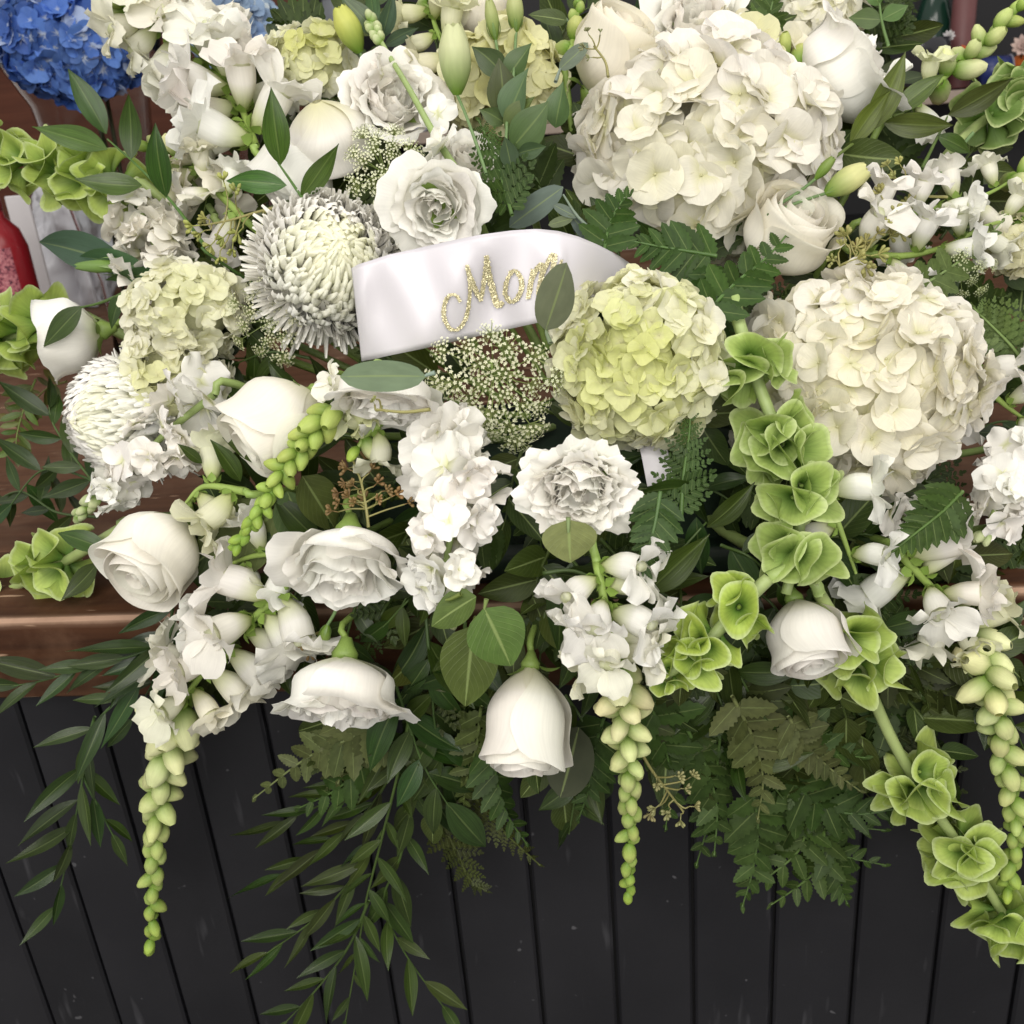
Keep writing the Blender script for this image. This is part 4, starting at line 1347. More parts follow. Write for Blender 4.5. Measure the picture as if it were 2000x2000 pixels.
# shelf unit in the dark behind, with blurred odds and ends
YS = 1.95
def zz_(px, py): return at(px, py, YS).z
xs0, xs1 = at(700, 100, YS).x, at(2100, 100, YS).x + .3
sh = thing('shelf_unit', 'dark shelf unit in the shade behind the spray', 'shelf', Matrix.Translation((0, YS, 0)))
b = MB(); b.box((xs0, .32, -.9), (xs1, .35, 1.2)); part('back_panel', b.mesh('back_panel', M_DARK, smooth=False), sh)
for i, zpy in enumerate((175, 440)):
    z = zz_(1900, zpy)
    b = MB(); b.box((xs0, .004, z - .022), (xs1, .318, z), .002); part('shelf_board', b.mesh('shelf_board', plain('black_shelf', (.02, .02, .022), .5), smooth=False), sh)
    b = MB(); b.box((xs0, -.012, z - .026), (xs1, .0035, z + .002), .002); part('shelf_edge', b.mesh('shelf_edge', plain('pale_edge', (.36, .29, .24), .5), smooth=False), sh)
ZS = zz_(1900, 175)
def stand_on_shelf(px, dy=.1):
    p = at(px, 100, YS + dy); return Vector((p.x, YS + dy, ZS + .001)), upx(p)
def lathe_item(name, label, cat, px, dy, parts):
    p, k = stand_on_shelf(px, dy)
    root = thing(name, label, cat, Matrix.Translation(p))
    for nm, prof, mat in parts:
        b = MB(); b.lathe([(r * k, z * k) for r, z in prof], 24); part(nm, b.mesh(nm, mat), root)
    return root
lathe_item('candle', 'dusty pink pillar candle on the dark shelf', 'candle', 1876, .10, [('candle_body', [(.1, 0), (22, 0), (23, 4), (22, 168), (18, 172), (.1, 170)], plain('dusty_pink_wax', (.16, .06, .06), .5)), ('wick', [(1, 170), (1, 180), (.1, 180)], plain('wick', (.03, .03, .03), .8))])
lathe_item('green_bottle', 'dark green bottle on the shelf left of the pink candle', 'bottle', 1818, .16, [('bottle_body', [(.1, 0), (34, 0), (36, 6), (36, 120), (24, 160), (12, 185), (12, 220), (.1, 220)], plain('dark_green_glass', (.008, .035, .022), .15)), ('cap', [(13, 219), (13, 240), (.1, 240)], plain('black_cap', (.01, .01, .01), .4))])
lathe_item('glass_bowl', 'dark glass bowl with a thin bright rim on the shelf', 'bowl', 1786, .05, [('bowl_body', [(.1, 0), (40, 0), (58, 30), (66, 80), (66, 98), (62, 98), (55, 32), (.1, 8)], plain('smoky_glass', (.03, .03, .035), .08, 0.))])
lathe_item('white_bottle', 'white plastic bottle in the dark gap above the ruffled flowers', 'bottle', 806, .05, [('bottle_body', [(.1, 0), (13, 0), (14, 4), (14, 105), (8, 122), (.1, 123)], plain('white_plastic', (.55, .55, .60), .35)), ('cap', [(8.5, 121), (8.5, 150), (.1, 150)], plain('dark_teal_cap', (.02, .06, .06), .4))])
lathe_item('grey_tin', 'pale grey tin beside the cabinet frame at the top edge', 'tin', 668, -.10 + .2, [('tin_body', [(.1, 0), (36, 0), (36, 250), (.1, 250)], plain('pale_grey_tin', (.34, .36, .40), .35)), ('lid', [(37, 249), (37, 262), (.1, 262)], plain('grey_lid', (.25, .26, .30), .3))])
def pompon(label, name, cat, px, py, r, colour, dy, per=14, grp=None):
    p = at(px, py, YS + dy); k = upx(p)
    root = thing(name, label, cat, trs(p, aim(p, 90, 30), r * k), grp)
    for l in range(3):
        for i in range(per - 3 * l):
            Pq, Uq = sheet(1.0 - .28 * l, .22, prof_round, 4, 3, (.15 + .45 * l, .5), .2, .2)
            bb = MB(); bb.grid(Pq, Uq)
            part('petal', bb.mesh('petal', M_PLAINP), root, rot('Z', 360 * i / (per - 3 * l) + 11 * l), jit(colour, .15))
    bb = MB(); bb.ball((0, 0, .1), .25, 5, 8); part('flower_core', bb.mesh('flower_core', M_PLAINP), root, None, tuple(x * .6 for x in colour))
    s = MB(); s.tube([(0, 0, 0), (0, -.3, -1.5), (0, -1.2, -3.0)], .06, 5); part('stem', s.mesh('stem', M_STEM), root, None, (.05, .08, .03))
M_PLAINP = plain('fabric_petal', None, .7, .1, 30.)
pompon('orange silk flower behind the yellow snapdragon buds', 'silk_flower', 'silk flower', 1757, 122, 34, (.55, .17, .02), .05)
pompon('red orange silk flower between the snapdragon tip and the pink candle', 'silk_flower', 'silk flower', 1895, 118, 36, (.50, .09, .02), .03)
pompon('orange silk flower at the right edge above the long leaf', 'silk_flower', 'silk flower', 1990, 138, 34, (.55, .14, .02), .04)
pompon('small white silk flower beside the pink candle', 'silk_flower', 'silk flower', 1853, 72, 14, (.6, .58, .58), .02, 9)
pompon('small pinkish silk flower at the right edge above the orange one', 'silk_flower', 'silk flower', 1998, 92, 26, (.6, .45, .40), .02, 10)
p, k = stand_on_shelf(1945, .0)
rl = thing('ribbon_spool', 'navy blue ribbon spool on the dark shelf', 'ribbon spool', Matrix.Translation(p + Vector((0, 0, 30 * k))) @ rot('Y', 90) )
for nm, prof, mat in (('ribbon', [(.1, -26), (27, -26), (28, 0), (27, 26), (.1, 26)], plain('navy_ribbon', (.02, .035, .16), .35, .3, 400.)), ('flange', [(10, 27), (29.5, 27), (29.5, 29), (.1, 29)], plain('card_flange', (.2, .2, .25), .6))):
    b = MB(); b.lathe([(r * k, z * k) for r, z in prof], 24); part(nm, b.mesh(nm, mat), rl)
# ================================================================== basket and foam in the heart of the spray
b = MB(); b.box((-.26, .05, .002), (.24, .29, .10), .02)
bk = thing('flower_foam', 'dark green block of floral foam hidden in the heart of the spray', 'floral foam', Matrix.Translation((0, 0, 0)))
part('foam_block', b.mesh('foam_block', plain('wet_foam', (.012, .03, .014), .9, .3, 60., bump=.5)), bk)
b = MB(); b.box((-.28, .035, .0015), (.26, .305, .035), .006)
part('tray', b.mesh('tray', plain('dark_green_tray', (.01, .02, .012), .4)), bk)

# ================================================================== hydrangeas
hydrangea('huge white hydrangea head at the upper right above the ribbon', 1368, 292, 272, 208, .05, 250, 14, 190, .205, WHITE, (.89, .87, .74), seed=1)
hydrangea('cream hydrangea head on top of and behind the huge white one', 1430, 135, 150, 80, .05, 90, 20, 60, .30, (.89, .86, .70), (.78, .77, .50), seed=2)
hydrangea('huge cream white hydrangea head at the right beside the bells of Ireland', 1668, 748, 248, 230, .03, 300, 10, 190, .205, (.92, .895, .81), (.90, .87, .72), seed=3)
hydrangea('yellow green hydrangea head right of the word on the ribbon', 1247, 706, 182, 186, .0, 200, 8, 200, .19, (.89, .88, .74), (.75, .78, .36), small=True, seed=5, spread=.85)
hydrangea('pale greenish hydrangea head at the left, the upper of two', 368, 608, 126, 104, .0, 100, 20, 100, .225, (.88, .87, .74), (.82, .83, .56), seed=6)
hydrangea('pale greenish hydrangea head at the left, the lower of two', 338, 738, 118, 106, .01, 250, 25, 100, .225, (.87, .86, .71), (.80, .81, .50), small=True, seed=7)
hydrangea('lemon green hydrangea head at the top behind the tall buds', 985, 160, 132, 120, .05, 90, 20, 80, .27, (.86, .85, .58), (.74, .73, .38), seed=8)
hydrangea('small pale green hydrangea head above the dome shaped rose', 605, 130, 95, 78, .03, 90, 35, 56, .30, (.88, .88, .73), (.70, .72, .30), seed=10)
hydrangea('cream hydrangea head at the top edge behind the peony shaped flower', 1600, 45, 92, 75, .07, 90, 25, 52, .32, (.89, .87, .74), seed=11)
hydrangea('cream hydrangea head cut off by the right edge', 1985, 480, 62, 56, .02, 0, 30, 40, .36, (.80, .78, .55), seed=12)

# ================================================================== roses
rose('white rose with a smooth dome, left of the upper ruffled flowers', 640, 268, 84, 285, 112, .0, 3, .4, H=.80, hip=False, stem=False, colour=WHITE)
rose('white rose behind the dark green ruscus leaves at the left', 575, 345, 84, 225, 78, .02, 3, 1.4, H=.85, colour=WHITE)
rose('cream rose cut off by the top edge between the two tall buds', 935, 20, 58, 80, 75, .03, 0, 2.0)
rose('cream rose bud with high shoulders left of the huge hydrangea', 1195, 95, 82, 62, 74, .0, 3, .7, colour=(.91, .87, .75), H=1.05)
rose('cream rose with its spiral heart turned up, below the huge white hydrangea', 1540, 452, 88, 60, 58, .0, 2, 2.2, colour=(.92, .89, .80))
rose('cream white rose with a peach heart facing down left under the ribbon', 538, 832, 98, 218, 76, -.03, 3, 3.1, colour=(.92, .89, .80))
rose('white rose with an open spiral heart on the corner of the wooden top', 300, 1085, 93, 232, 64, -.04, 2, .2, colour=(.92, .89, .81))
rose('closed white rose hanging straight down at the bottom centre', 1028, 1420, 84, 266, 79, -.04, 2, 2.3, colour=(.93, .90, .83), H=1.38)
rose('white rose nodding among the bells of Ireland at the lower right', 1575, 1248, 80, 285, 72, -.02, 2, 2.6, colour=(.92, .89, .83))

# ================================================================== ruffled lisianthus
lisi('white ruffled lisianthus beside the thick bare stem near the top', 768, 195, 94, 70, 30, .0, 3, .3, squash=.9)
lisi('white ruffled lisianthus half hidden behind the one above the ribbon', 915, 312, 66, 60, 45, .02, 1, .9)
lisi('round white ruffled lisianthus right above the ribbon', 855, 408, 96, 250, 16, -.02, 1, .5, H=.85)
lisi('white lisianthus at the top edge above the huge hydrangea', 1358, 45, 104, 90, 40, .02, 3, 1.4)
lisi('white peony shaped flower with a smooth bowl and frilled rim at the upper right', 1630, 150, 108, 42, 92, .0, 4, 2.0, H=1.2)
lisi('flattened white lisianthus squeezed below the left end of the ribbon', 762, 764, 106, 262, 72, -.058, 4, .6, H=.74, hip=False, stem=False)
lisi('white lisianthus with a wide frilled skirt, the upper of two at lower left', 674, 1108, 122, 264, 64, -.03, 1, 1.1, H=1.25)
lisi('white lisianthus hanging face down, the lower of two at lower left', 668, 1338, 112, 266, 80, -.03, 4, 2.5, H=1.0)
lisi('frilly white carnation shaped flower right of the centre stock', 1130, 958, 108, 255, 22, -.04, 0, .2, pool=CARN, H=.9, squash=.85, cat='carnation')
lisi('smooth white flower seen from behind at the left edge of the spray', 150, 655, 82, 192, 98, .0, 2, .8, H=1.15)

# ================================================================== chrysanthemums
mum('big white incurved chrysanthemum left of the ribbon', 648, 508, 162, 58, 24, -.01, 1, 290, (.95, .935, .88), 1.0)
mum('white chrysanthemum seen from the side at the far left behind the hydrangeas', 222, 815, 138, 188, 64, -.015, 2, 260, (.95, .935, .89), 1.05)

# ================================================================== ribbon with the gold word
def Yrib(px, py):
    y = Ym(880, 580) - .045
    y += .012 * ((px - 890) / 220.0) ** 2
    y += (.0062 * math.sin((px + .55 * py) / 34.0 + 1.2) + .0022 * math.sin((px - .5 * py) / 17.0)) * (1 if px < 1100 else .4) + .0032 * math.sin((px - .8 * py) / 60.0)
    y += .0012 * math.sin(px / 19.0 + 1.0)
    if px < 716: y += .016 * ((716 - px) / 28.0) ** 2
    if px > 1090: y += .060 * ((px - 1090) / 150.0) ** 1.6
    return y
top_e = [(686, 524), (700, 516), (720, 510), (760, 497), (820, 484), (880, 470), (940, 458), (1000, 450), (1050, 447), (1090, 451), (1130, 462), (1170, 479), (1210, 500), (1250, 528)]
bot_e = [(706, 706), (714, 704), (728, 702), (762, 694), (822, 682), (882, 668), (942, 655), (1002, 641), (1052, 630), (1092, 621), (1132, 612), (1172, 606), (1212, 604), (1252, 612)]
n = 70; nv = 16
ts = np.linspace(0, 1, n)
tx = np.interp(ts, np.linspace(0, 1, len(top_e)), [q[0] for q in top_e]); ty = np.interp(ts, np.linspace(0, 1, len(top_e)), [q[1] for q in top_e])
bx = np.interp(ts, np.linspace(0, 1, len(bot_e)), [q[0] for q in bot_e]); by = np.interp(ts, np.linspace(0, 1, len(bot_e)), [q[1] for q in bot_e])
P = np.zeros((n, nv, 3))
for i in range(n):
    for j in range(nv):
        v = j / (nv - 1)
        x = tx[i] * (1 - v) + bx[i] * v; yy = ty[i] * (1 - v) + by[i] * v
        dep_ = Yrib(x, yy) + .010 * (1 - v) ** 5
        P[i, j] = at(x, yy, dep_)
def satin():
    m, nt, out = nodes('white_satin')
    uv = N(nt, 'ShaderNodeTexCoord'); mp = N(nt, 'ShaderNodeMapping'); mp.inputs['Scale'].default_value = (900, 6, 1); nt.links.new(uv.outputs['UV'], mp.inputs[0])
    nz = N(nt, 'ShaderNodeTexNoise'); nz.inputs['Scale'].default_value = 1.; nt.links.new(mp.outputs[0], nz.inputs['Vector'])
    b = N(nt, 'ShaderNodeBsdfPrincipled'); b.inputs['Base Color'].default_value = (.66, .64, .675, 1); b.inputs['Roughness'].default_value = .40
    b.inputs['Specular IOR Level'].default_value = .55; b.inputs['Anisotropic'].default_value = .6; b.inputs['Sheen Weight'].default_value = .15
    sp = N(nt, 'ShaderNodeSeparateXYZ'); nt.links.new(uv.outputs['UV'], sp.inputs[0])
    ed = math_(nt, 'ABSOLUTE', math_(nt, 'SUBTRACT', sp.outputs['Y'], .5))
    er = ramp(nt, ed, [(.462, 0.0), (.472, .35)])
    nt.links.new(mixc(nt, er.outputs[0], (.62, .60, .64), (.48, .46, .50)), b.inputs['Base Color'])
    bp = N(nt, 'ShaderNodeBump'); bp.inputs['Strength'].default_value = .10; bp.inputs['Distance'].default_value = .0006
    nt.links.new(nz.outputs[0], bp.inputs['Height']); nt.links.new(bp.outputs[0], b.inputs['Normal'])
    nt.links.new(b.outputs[0], out.inputs[0]); return m
M_SATIN = satin()
rib = thing('ribbon', 'wide white satin ribbon lettered Mom in gold glitter', 'ribbon', Matrix.Translation(at(880, 580, Yrib(880, 580))))
ro = MW[rib.name].translation
b = MB(); b.grid(P - np.array(ro)); ob = part('satin_band', b.mesh('satin_band', M_SATIN), rib)
sol = ob.modifiers.new('thickness', 'SOLIDIFY'); sol.thickness = .0005; sol.offset = 1
# the fold back behind the left end
P2 = np.zeros((10, nv, 3))
for i in range(10):
    s = i / 9
    for j in range(nv):
        a = Vector(P[0, j]); P2[i, j] = a + Vector((.01 * math.sin(s * PI) * -.3 + .05 * s, .004 + .055 * s, .004 * s))
b = MB(); b.grid(P2 - np.array(ro)); part('folded_tail', b.mesh('folded_tail', M_SATIN), rib)
# loose tails that show lower down
def tail(pts, w0, dY):
    n_ = 14; c = ppath(pts, dY, n_)
    Pt = np.zeros((n_, 5, 3))
    for i in range(n_):
        tan = tang(c, i); rt, up, tow = view_axes(c[i]); sd = tow.cross(tan).normalized()
        for j in range(5): Pt[i, j] = c[i] + sd * (w0 * upx(c[i]) * (j - 2) / 2) + tow * (.002 * math.cos((j - 2) * .9) + .001 * math.sin(i)) - ro
    b = MB(); b.grid(Pt); part('ribbon_tail', b.mesh('ribbon_tail', M_SATIN), rib)
tail([(1255, 800), (1275, 870), (1290, 945)], 26, .02)

CS = .36232
def cp(x, y): return (650 + x * CS, y * CS)
gold = plain('gold_glitter', None, .34, .45, 900., metal=.45)
def letter(name, strokes, seed):
    root = part(name, None, rib) if False else None
    fl = MB(); rs = random.Random(seed)
    for pts, w in strokes:
        # smooth 2-D path in photo pixels
        Q = curve([Vector((cp(*q)[0], cp(*q)[1], 0)) for q in pts], 14 * len(pts))
        L = sum((Q[i + 1] - Q[i]).length for i in range(len(Q) - 1))
        # a thin raised base of gold
        base = []
        for i, q in enumerate(Q):
            t = tang(Q, i); nrm = Vector((-t.y, t.x, 0))
            ww = w * (.55 + .45 * abs(math.sin(PI * (.08 + .84 * i / (len(Q) - 1))))) * (.36 + .44 * abs(t.y))
            row = []
            for sgn in (-1, 1):
                x, y_ = q.x + nrm.x * ww * .5 * sgn, q.y + nrm.y * ww * .5 * sgn
                row.append(list(at(x, y_, Yrib(x, y_) - .0016 + .010 * 0) - ro))
            base.append(row)
        fl.grid(np.array(base))
        for _ in range(int(L * w / 3.6)):
            i = rs.randrange(len(Q) - 1); t = tang(Q, i); nrm = Vector((-t.y, t.x, 0))
            ww = w * (.55 + .45 * abs(math.sin(PI * (.08 + .84 * i / (len(Q) - 1))))) * (.36 + .44 * abs(t.y))
            q = Q[i].lerp(Q[i + 1], rs.random()) + nrm * (rs.uniform(-.55, .55) * ww)
            c = at(q.x, q.y, Yrib(q.x, q.y) - .0021)
            s = rs.uniform(1.0, 2.0) * upx(c)
            rt, up, tow = view_axes(c)
            n3 = (tow + Vector((rs.gauss(0, .45), rs.gauss(0, .45), rs.gauss(0, .45)))).normalized()
            e1 = n3.orthogonal().normalized(); e2 = n3.cross(e1)
            o_ = c - ro
            fl.add([o_ + e1 * s, o_ + e2 * s, o_ - e1 * s, o_ - e2 * s], [(0, 1, 2, 3)])
    return part(name, fl.mesh(name, gold, smooth=False), rib, None, (.86, .79, .50))
letter('letter_m', [([(686, 1628), (668, 1596), (630, 1592), (602, 1640), (600, 1710), (628, 1768), (672, 1776), (714, 1722), (735, 1630), (738, 1520), (722, 1428)], 10),
                    ([(722, 1428), (742, 1500), (772, 1570), (800, 1622)], 13), ([(800, 1622), (812, 1540), (822, 1460), (828, 1378)], 10), ([(828, 1378), (842, 1480), (866, 1580), (890, 1650), (915, 1628)], 15)], 1)
letter('letter_o', [([(962, 1462), (936, 1520), (930, 1585), (958, 1628), (996, 1606), (1018, 1548), (1010, 1490), (976, 1458), (955, 1480)], 12)], 2)
letter('letter_m', [([(1052, 1612), (1064, 1545), (1078, 1452)], 12), ([(1066, 1540), (1090, 1468), (1122, 1424), (1130, 1450), (1118, 1520), (1104, 1588)], 12),
                    ([(1118, 1520), (1145, 1440), (1182, 1376), (1196, 1392), (1180, 1470), (1150, 1560), (1160, 1590)], 12), ([(1160, 1590), (1200, 1530), (1236, 1400)], 8)], 3)

# ================================================================== snapdragons
snap('white snapdragon spike leaning up left in front of the blue hydrangea', [(500, 285), (462, 190), (420, 130), (340, 70), (262, 20), (225, -15)], 88, 22, 6, .80, -.01, 1, face=.5)
snap('snapdragon spike with yellow green buds above the left stock', [(470, 420), (410, 360), (370, 310), (320, 292), (272, 284)], 60, 5, 9, .42, .0, 2, greenish=.9)
snap('white snapdragon hanging over the lower left edge with a long green bud tip', [(556, 1150), (478, 1225), (398, 1312), (345, 1400), (316, 1520), (302, 1660), (294, 1856)], 92, 12, 48, .45, -.01, 3, bud_size=.78)
snap('white snapdragon hanging at the bottom right of the hanging rose', [(1165, 1095), (1185, 1200), (1205, 1300), (1222, 1420), (1230, 1560), (1228, 1750)], 90, 10, 44, .42, -.04, 4, bud_size=.78)
snap('white snapdragon hanging at the right edge with yellow buds', [(1760, 1085), (1830, 1160), (1895, 1240), (1935, 1330), (1958, 1460), (1985, 1610), (1968, 1740)], 92, 9, 46, .34, -.01, 5, greenish=1.0, bud_size=.78)
snap('green budded snapdragon tip crossing the peach hearted rose', [(716, 742), (640, 812), (590, 872), (540, 940), (500, 1010), (460, 1072)], 62, 3, 36, .14, -.05, 6, greenish=1.6, bud_size=.85, budc=((.50, .60, .16), (.30, .46, .07)))
snap('white snapdragon lying to the right below the yellow seeds, the upper one', [(1690, 440), (1770, 420), (1850, 400), (1930, 378), (2010, 330)], 70, 7, 4, .86, .0, 7, greenish=.4)
snap('white snapdragon lying to the right edge, below the upper one', [(1660, 490), (1760, 500), (1850, 480), (1930, 440), (2020, 420)], 70, 7, 4, .9, .0, 8, greenish=.5)
snap('green snapdragon tip pointing up at the upper right corner', [(1740, 230), (1815, 175), (1880, 120), (1940, 65), (2010, -5)], 62, 3, 14, .30, .0, 9, greenish=1.2)
snap('white snapdragon florets hanging beside the bells of Ireland column', [(1600, 930), (1640, 1030), (1672, 1120)], 84, 3, 0, .95, -.01, 10, greenish=0)
snap('white snapdragon florets at the right edge beside the huge cream hydrangea', [(1890, 720), (1950, 780), (2015, 830)], 70, 4, 0, .95, .0, 11, greenish=0)
snap('white snapdragon florets between the cupped rose and the wide lisianthus', [(590, 1080), (500, 1085), (430, 1110)], 70, 3, 0, .8, .0, 12, greenish=0)
snap('greenish snapdragon florets behind the open rose at the left', [(480, 960), (400, 950), (360, 985)], 76, 3, 0, .8, -.02, 13, colour=(.80, .80, .60), greenish=.2)
snap('short green snapdragon bud tip left of the high shouldered rose', [(1110, 120), (1125, 50), (1132, -20)], 54, 0, 8, .0, .02, 14, budc=((.62, .66, .26), (.34, .48, .10)))
snap('green snapdragon bud tip in front of the cream hydrangea at the top', [(1560, 130), (1505, 95), (1450, 75)], 56, 0, 10, .0, -.01, 15, budc=((.58, .64, .22), (.32, .46, .09)))
snap('cream snapdragon florets at the top edge beside the white bottle', [(890, 120), (850, 50), (842, -20)], 64, 5, 2, .8, .02, 16, colour=(.80, .79, .58), greenish=.5)
snap('pale snapdragon bud and floret right under the squeezed lisianthus', [(740, 830), (715, 850), (690, 890)], 60, 2, 2, .5, -.02, 17, colour=(.80, .80, .62), greenish=.6)

# ================================================================== stock
stock('big white stock flower in the middle below the lace flower', [(855, 845), (895, 925), (885, 1020), (868, 1120), (870, 1195)], 72, 36, -.02, 1)
stock('white stock flower pointing to the left edge above the open rose', [(420, 770), (320, 850), (240, 935), (150, 1008)], 56, 26, -.01, 2, open_to=.82)
stock('white stock flower cut off by the right edge below the cream hydrangea', [(2000, 890), (1960, 960), (1925, 1040)], 56, 20, -.01, 3, tipbuds=3, open_to=.97)
stock('cream white stock flower at the left above the greenish hydrangeas', [(320, 520), (290, 450), (262, 375)], 62, 18, .02, 4, colour=(.84, .82, .74), tipbuds=4)
stock('white stock florets behind the small fern at the right', [(1690, 990), (1760, 1010), (1840, 1050)], 50, 10, .03, 5, tipbuds=0)
stock('cream stock florets between the ruscus leaves and the seeds at the left', [(420, 420), (385, 370), (350, 325)], 56, 10, .02, 7, colour=(.83, .80, .68), tipbuds=2)
c = None
stock('nearly bare thick green stock stem with buds at its top', [(890, 330), (850, 265), (800, 175), (755, 100), (722, 40)], 46, 3, -.03, 6, tipbuds=12, open_to=.80)

# ================================================================== bells of Ireland
bells('bells of Ireland spike pointing to the left edge', [(270, 365), (190, 350), (100, 335), (10, 305), (-60, 285)], [.14, .30, .46, .62, .78, .92], 48, 6, .02, 1)
bells('bells of Ireland at the left edge below the ruscus bud stem', [(130, 620), (70, 640), (10, 665), (-50, 690)], [.2, .45, .7, .9], 54, 5, .05, 2)
bells('bells of Ireland lying on the wooden top at the left edge', [(240, 1030), (130, 1095), (60, 1132), (-20, 1170)], [.34, .48, .92], 50, 5, .02, 3)
bells('tall bells of Ireland column between the two big right hydrangeas', [(1440, 620), (1478, 740), (1520, 850), (1556, 950), (1560, 1050), (1535, 1160)], [.16, .36, .44, .63, .84], 58, 7, -.03, 4, tilt=.3, colour=(.38, .50, .14))
bells('bright green bells of Ireland tip pointing down left of the nodding rose', [(1500, 1130), (1440, 1190), (1380, 1255), (1325, 1300), (1300, 1320)], [.22, (.45, .9), (.68, .75), (.9, .5)], 54, 6, -.04, 5, tilt=.4, colour=(.42, .54, .10))
bells('bells of Ireland trailing to the lower right corner', [(1600, 1160), (1665, 1270), (1735, 1430), (1800, 1545), (1880, 1660), (1950, 1770), (2030, 1900)], [.13, .20, .46, .49, .66, .69, .85, .88], 55, 6, -.01, 6, tilt=.25)
bells('bells of Ireland at the right edge below the long leaf', [(1820, 340), (1880, 270), (1950, 215), (2020, 175)], [.58, .75, .9], 50, 6, .02, 7, colour=(.22, .33, .09))

# ================================================================== lace flowers
lace('cream lace flower below the gold word, beside the yellow green hydrangea', 965, 755, 118, 270, 24, -.01, 24, .27, 1)
lace('small cream lace flower above the big chrysanthemum', 750, 320, 72, 100, 30, -.01, 16, .33, 2)
lace('thin lace flower between the greenish hydrangea and the big chrysanthemum', 525, 625, 78, 200, 30, .01, 13, .28, 3, (.62, .62, .42))
lace('faint lace flower below the cut off hydrangea at the right', 1880, 540, 56, 300, 35, -.01, 10, .30, 4, (.60, .64, .40))

# ================================================================== buds
closed_bud('pale green lisianthus bud on a tall stem, left of the thin pair', (893, 185), (885, 48), .26, -.02, (.66, .68, .40), [(950, 340), (930, 280), (910, 225), (893, 185)], sep=False)
closed_bud('slim green bud at the top, the left one of a pair on long stems', (968, 78), (955, 0), .19, -.03, (.44, .50, .20), [(985, 300), (990, 240), (980, 150), (968, 78)])
closed_bud('slim green bud at the top, the right one of a pair on long stems', (1008, 62), (1004, -18), .24, -.03, (.50, .54, .24), [(990, 240), (1002, 160), (1008, 62)])
closed_bud('yellow green lisianthus bud at the top left of the bare stem', (703, 103), (662, 14), .30, -.0, (.60, .64, .16), [(740, 180), (722, 140), (703, 103)], sep=False)
closed_bud('cream lisianthus bud pointing right below the dark torn leaf', (1612, 378), (1693, 330), .30, -.03, (.66, .66, .30), [(1500, 420), (1560, 395), (1612, 378)], flare=.2)
closed_bud('small closed green bud beside the cream bud at the right', (1592, 350), (1628, 308), .22, -.03, (.22, .32, .08), [(1520, 400), (1560, 375), (1592, 350)], sep=False)
closed_bud('narrow green bud cluster reaching left above the greenish hydrangea', (250, 520), (150, 520), .13, .0, (.16, .26, .07), [(330, 530), (290, 528), (250, 520)], leaves=[((290, 525), (150, 500)), ((250, 520), (70, 470)), ((330, 530), (200, 548))], lw=.5)
closed_bud('small green bud under the wide skirted lisianthus', (640, 1220), (625, 1270), .24, .0, (.28, .38, .10), [(660, 1180), (652, 1200), (640, 1220)])
# ================================================================== ruscus and single leaves
RG = (.060, .128, .024)
sprig('ruscus_sprig', 'ruscus sprig with broad leaves fanning up left below the deep blue hydrangea', 'ruscus', [(400, 480), (340, 400), (275, 330), (210, 272)],
      [((208, 262), (130, 128), .2), ((256, 312), (252, 178), -.2), ((210, 292), (58, 245), .5), ((325, 385), (300, 236), -.5), ((278, 362), (142, 352), .4)], L_RUSC, 1.12, RG, dY=-.03, tail=True)
sprig('ruscus_sprig', 'ruscus sprig of four broad leaves in front of the half hidden white rose', 'ruscus', [(620, 420), (590, 385), (562, 345), (543, 318)],
      [((548, 322), (528, 165), -.1), ((560, 362), (436, 352), .2), ((588, 386), (664, 278), .3)], L_RUSC, 1.15, RG, dY=-.045, tail=True)
sprig('ruscus_sprig', 'ruscus sprig with pale green leaves at the upper right beside the peony shaped flower', 'ruscus', [(1600, 330), (1660, 285), (1740, 225), (1800, 180)],
      [((1745, 222), (1848, 140), -.2), ((1725, 240), (1868, 246), .2), ((1690, 260), (1775, 95), .5), ((1660, 285), (1740, 170), .4)], L_RUSC, 1.15, (0.104, 0.150, 0.030), dY=-.01, tail=True)
sprig('ruscus_sprig', 'long dark ruscus leaf arching at the right above the bells of Ireland', 'ruscus', [(1800, 330), (1830, 270), (1852, 225)],
      [((1852, 225), (1985, 150), .3), ((1830, 265), (1900, 300), -.3)], L_RUSC, 1.25, (0.067, 0.110, 0.021), dY=-.01)
sprig('leaf_sprig', 'leaf sprig at the top edge above the frilled peony shaped flower', 'leaf', [(1735, 90), (1722, 40), (1715, -20)],
      [((1722, 38), (1655, 35), .3), ((1722, 38), (1775, 10), -.3), ((1718, 10), (1690, -40), .2)], L_LIS, 1.2, (.10, .17, .05), dY=.02)
sprig('salal_leaf', 'large dark torn looking leaf behind the cream bud at the right', 'leaf', [(1580, 320), (1630, 305), (1650, 300)], [((1638, 300), (1770, 312), .35)], L_SAL, 1.0, (0.055, 0.085, 0.017), dY=.01)
sprig('salal_leaf', 'broad green rolled leaf right of the cream bud', 'leaf', [(1900, 260), (1850, 320), (1830, 350)], [((1870, 300), (1800, 390), .8)], L_SAL, .9, (.11, .18, .07), dY=.0)
sprig('ruscus_leaf', 'dark green ruscus leaf in front of the smooth white flower at the left edge', 'ruscus', [(270, 560), (200, 590), (150, 602)], [((160, 598), (80, 682), .35), ((240, 570), (215, 645), .7)], L_RUSC, 1.25, (0.049, 0.090, 0.017), dY=-.05)
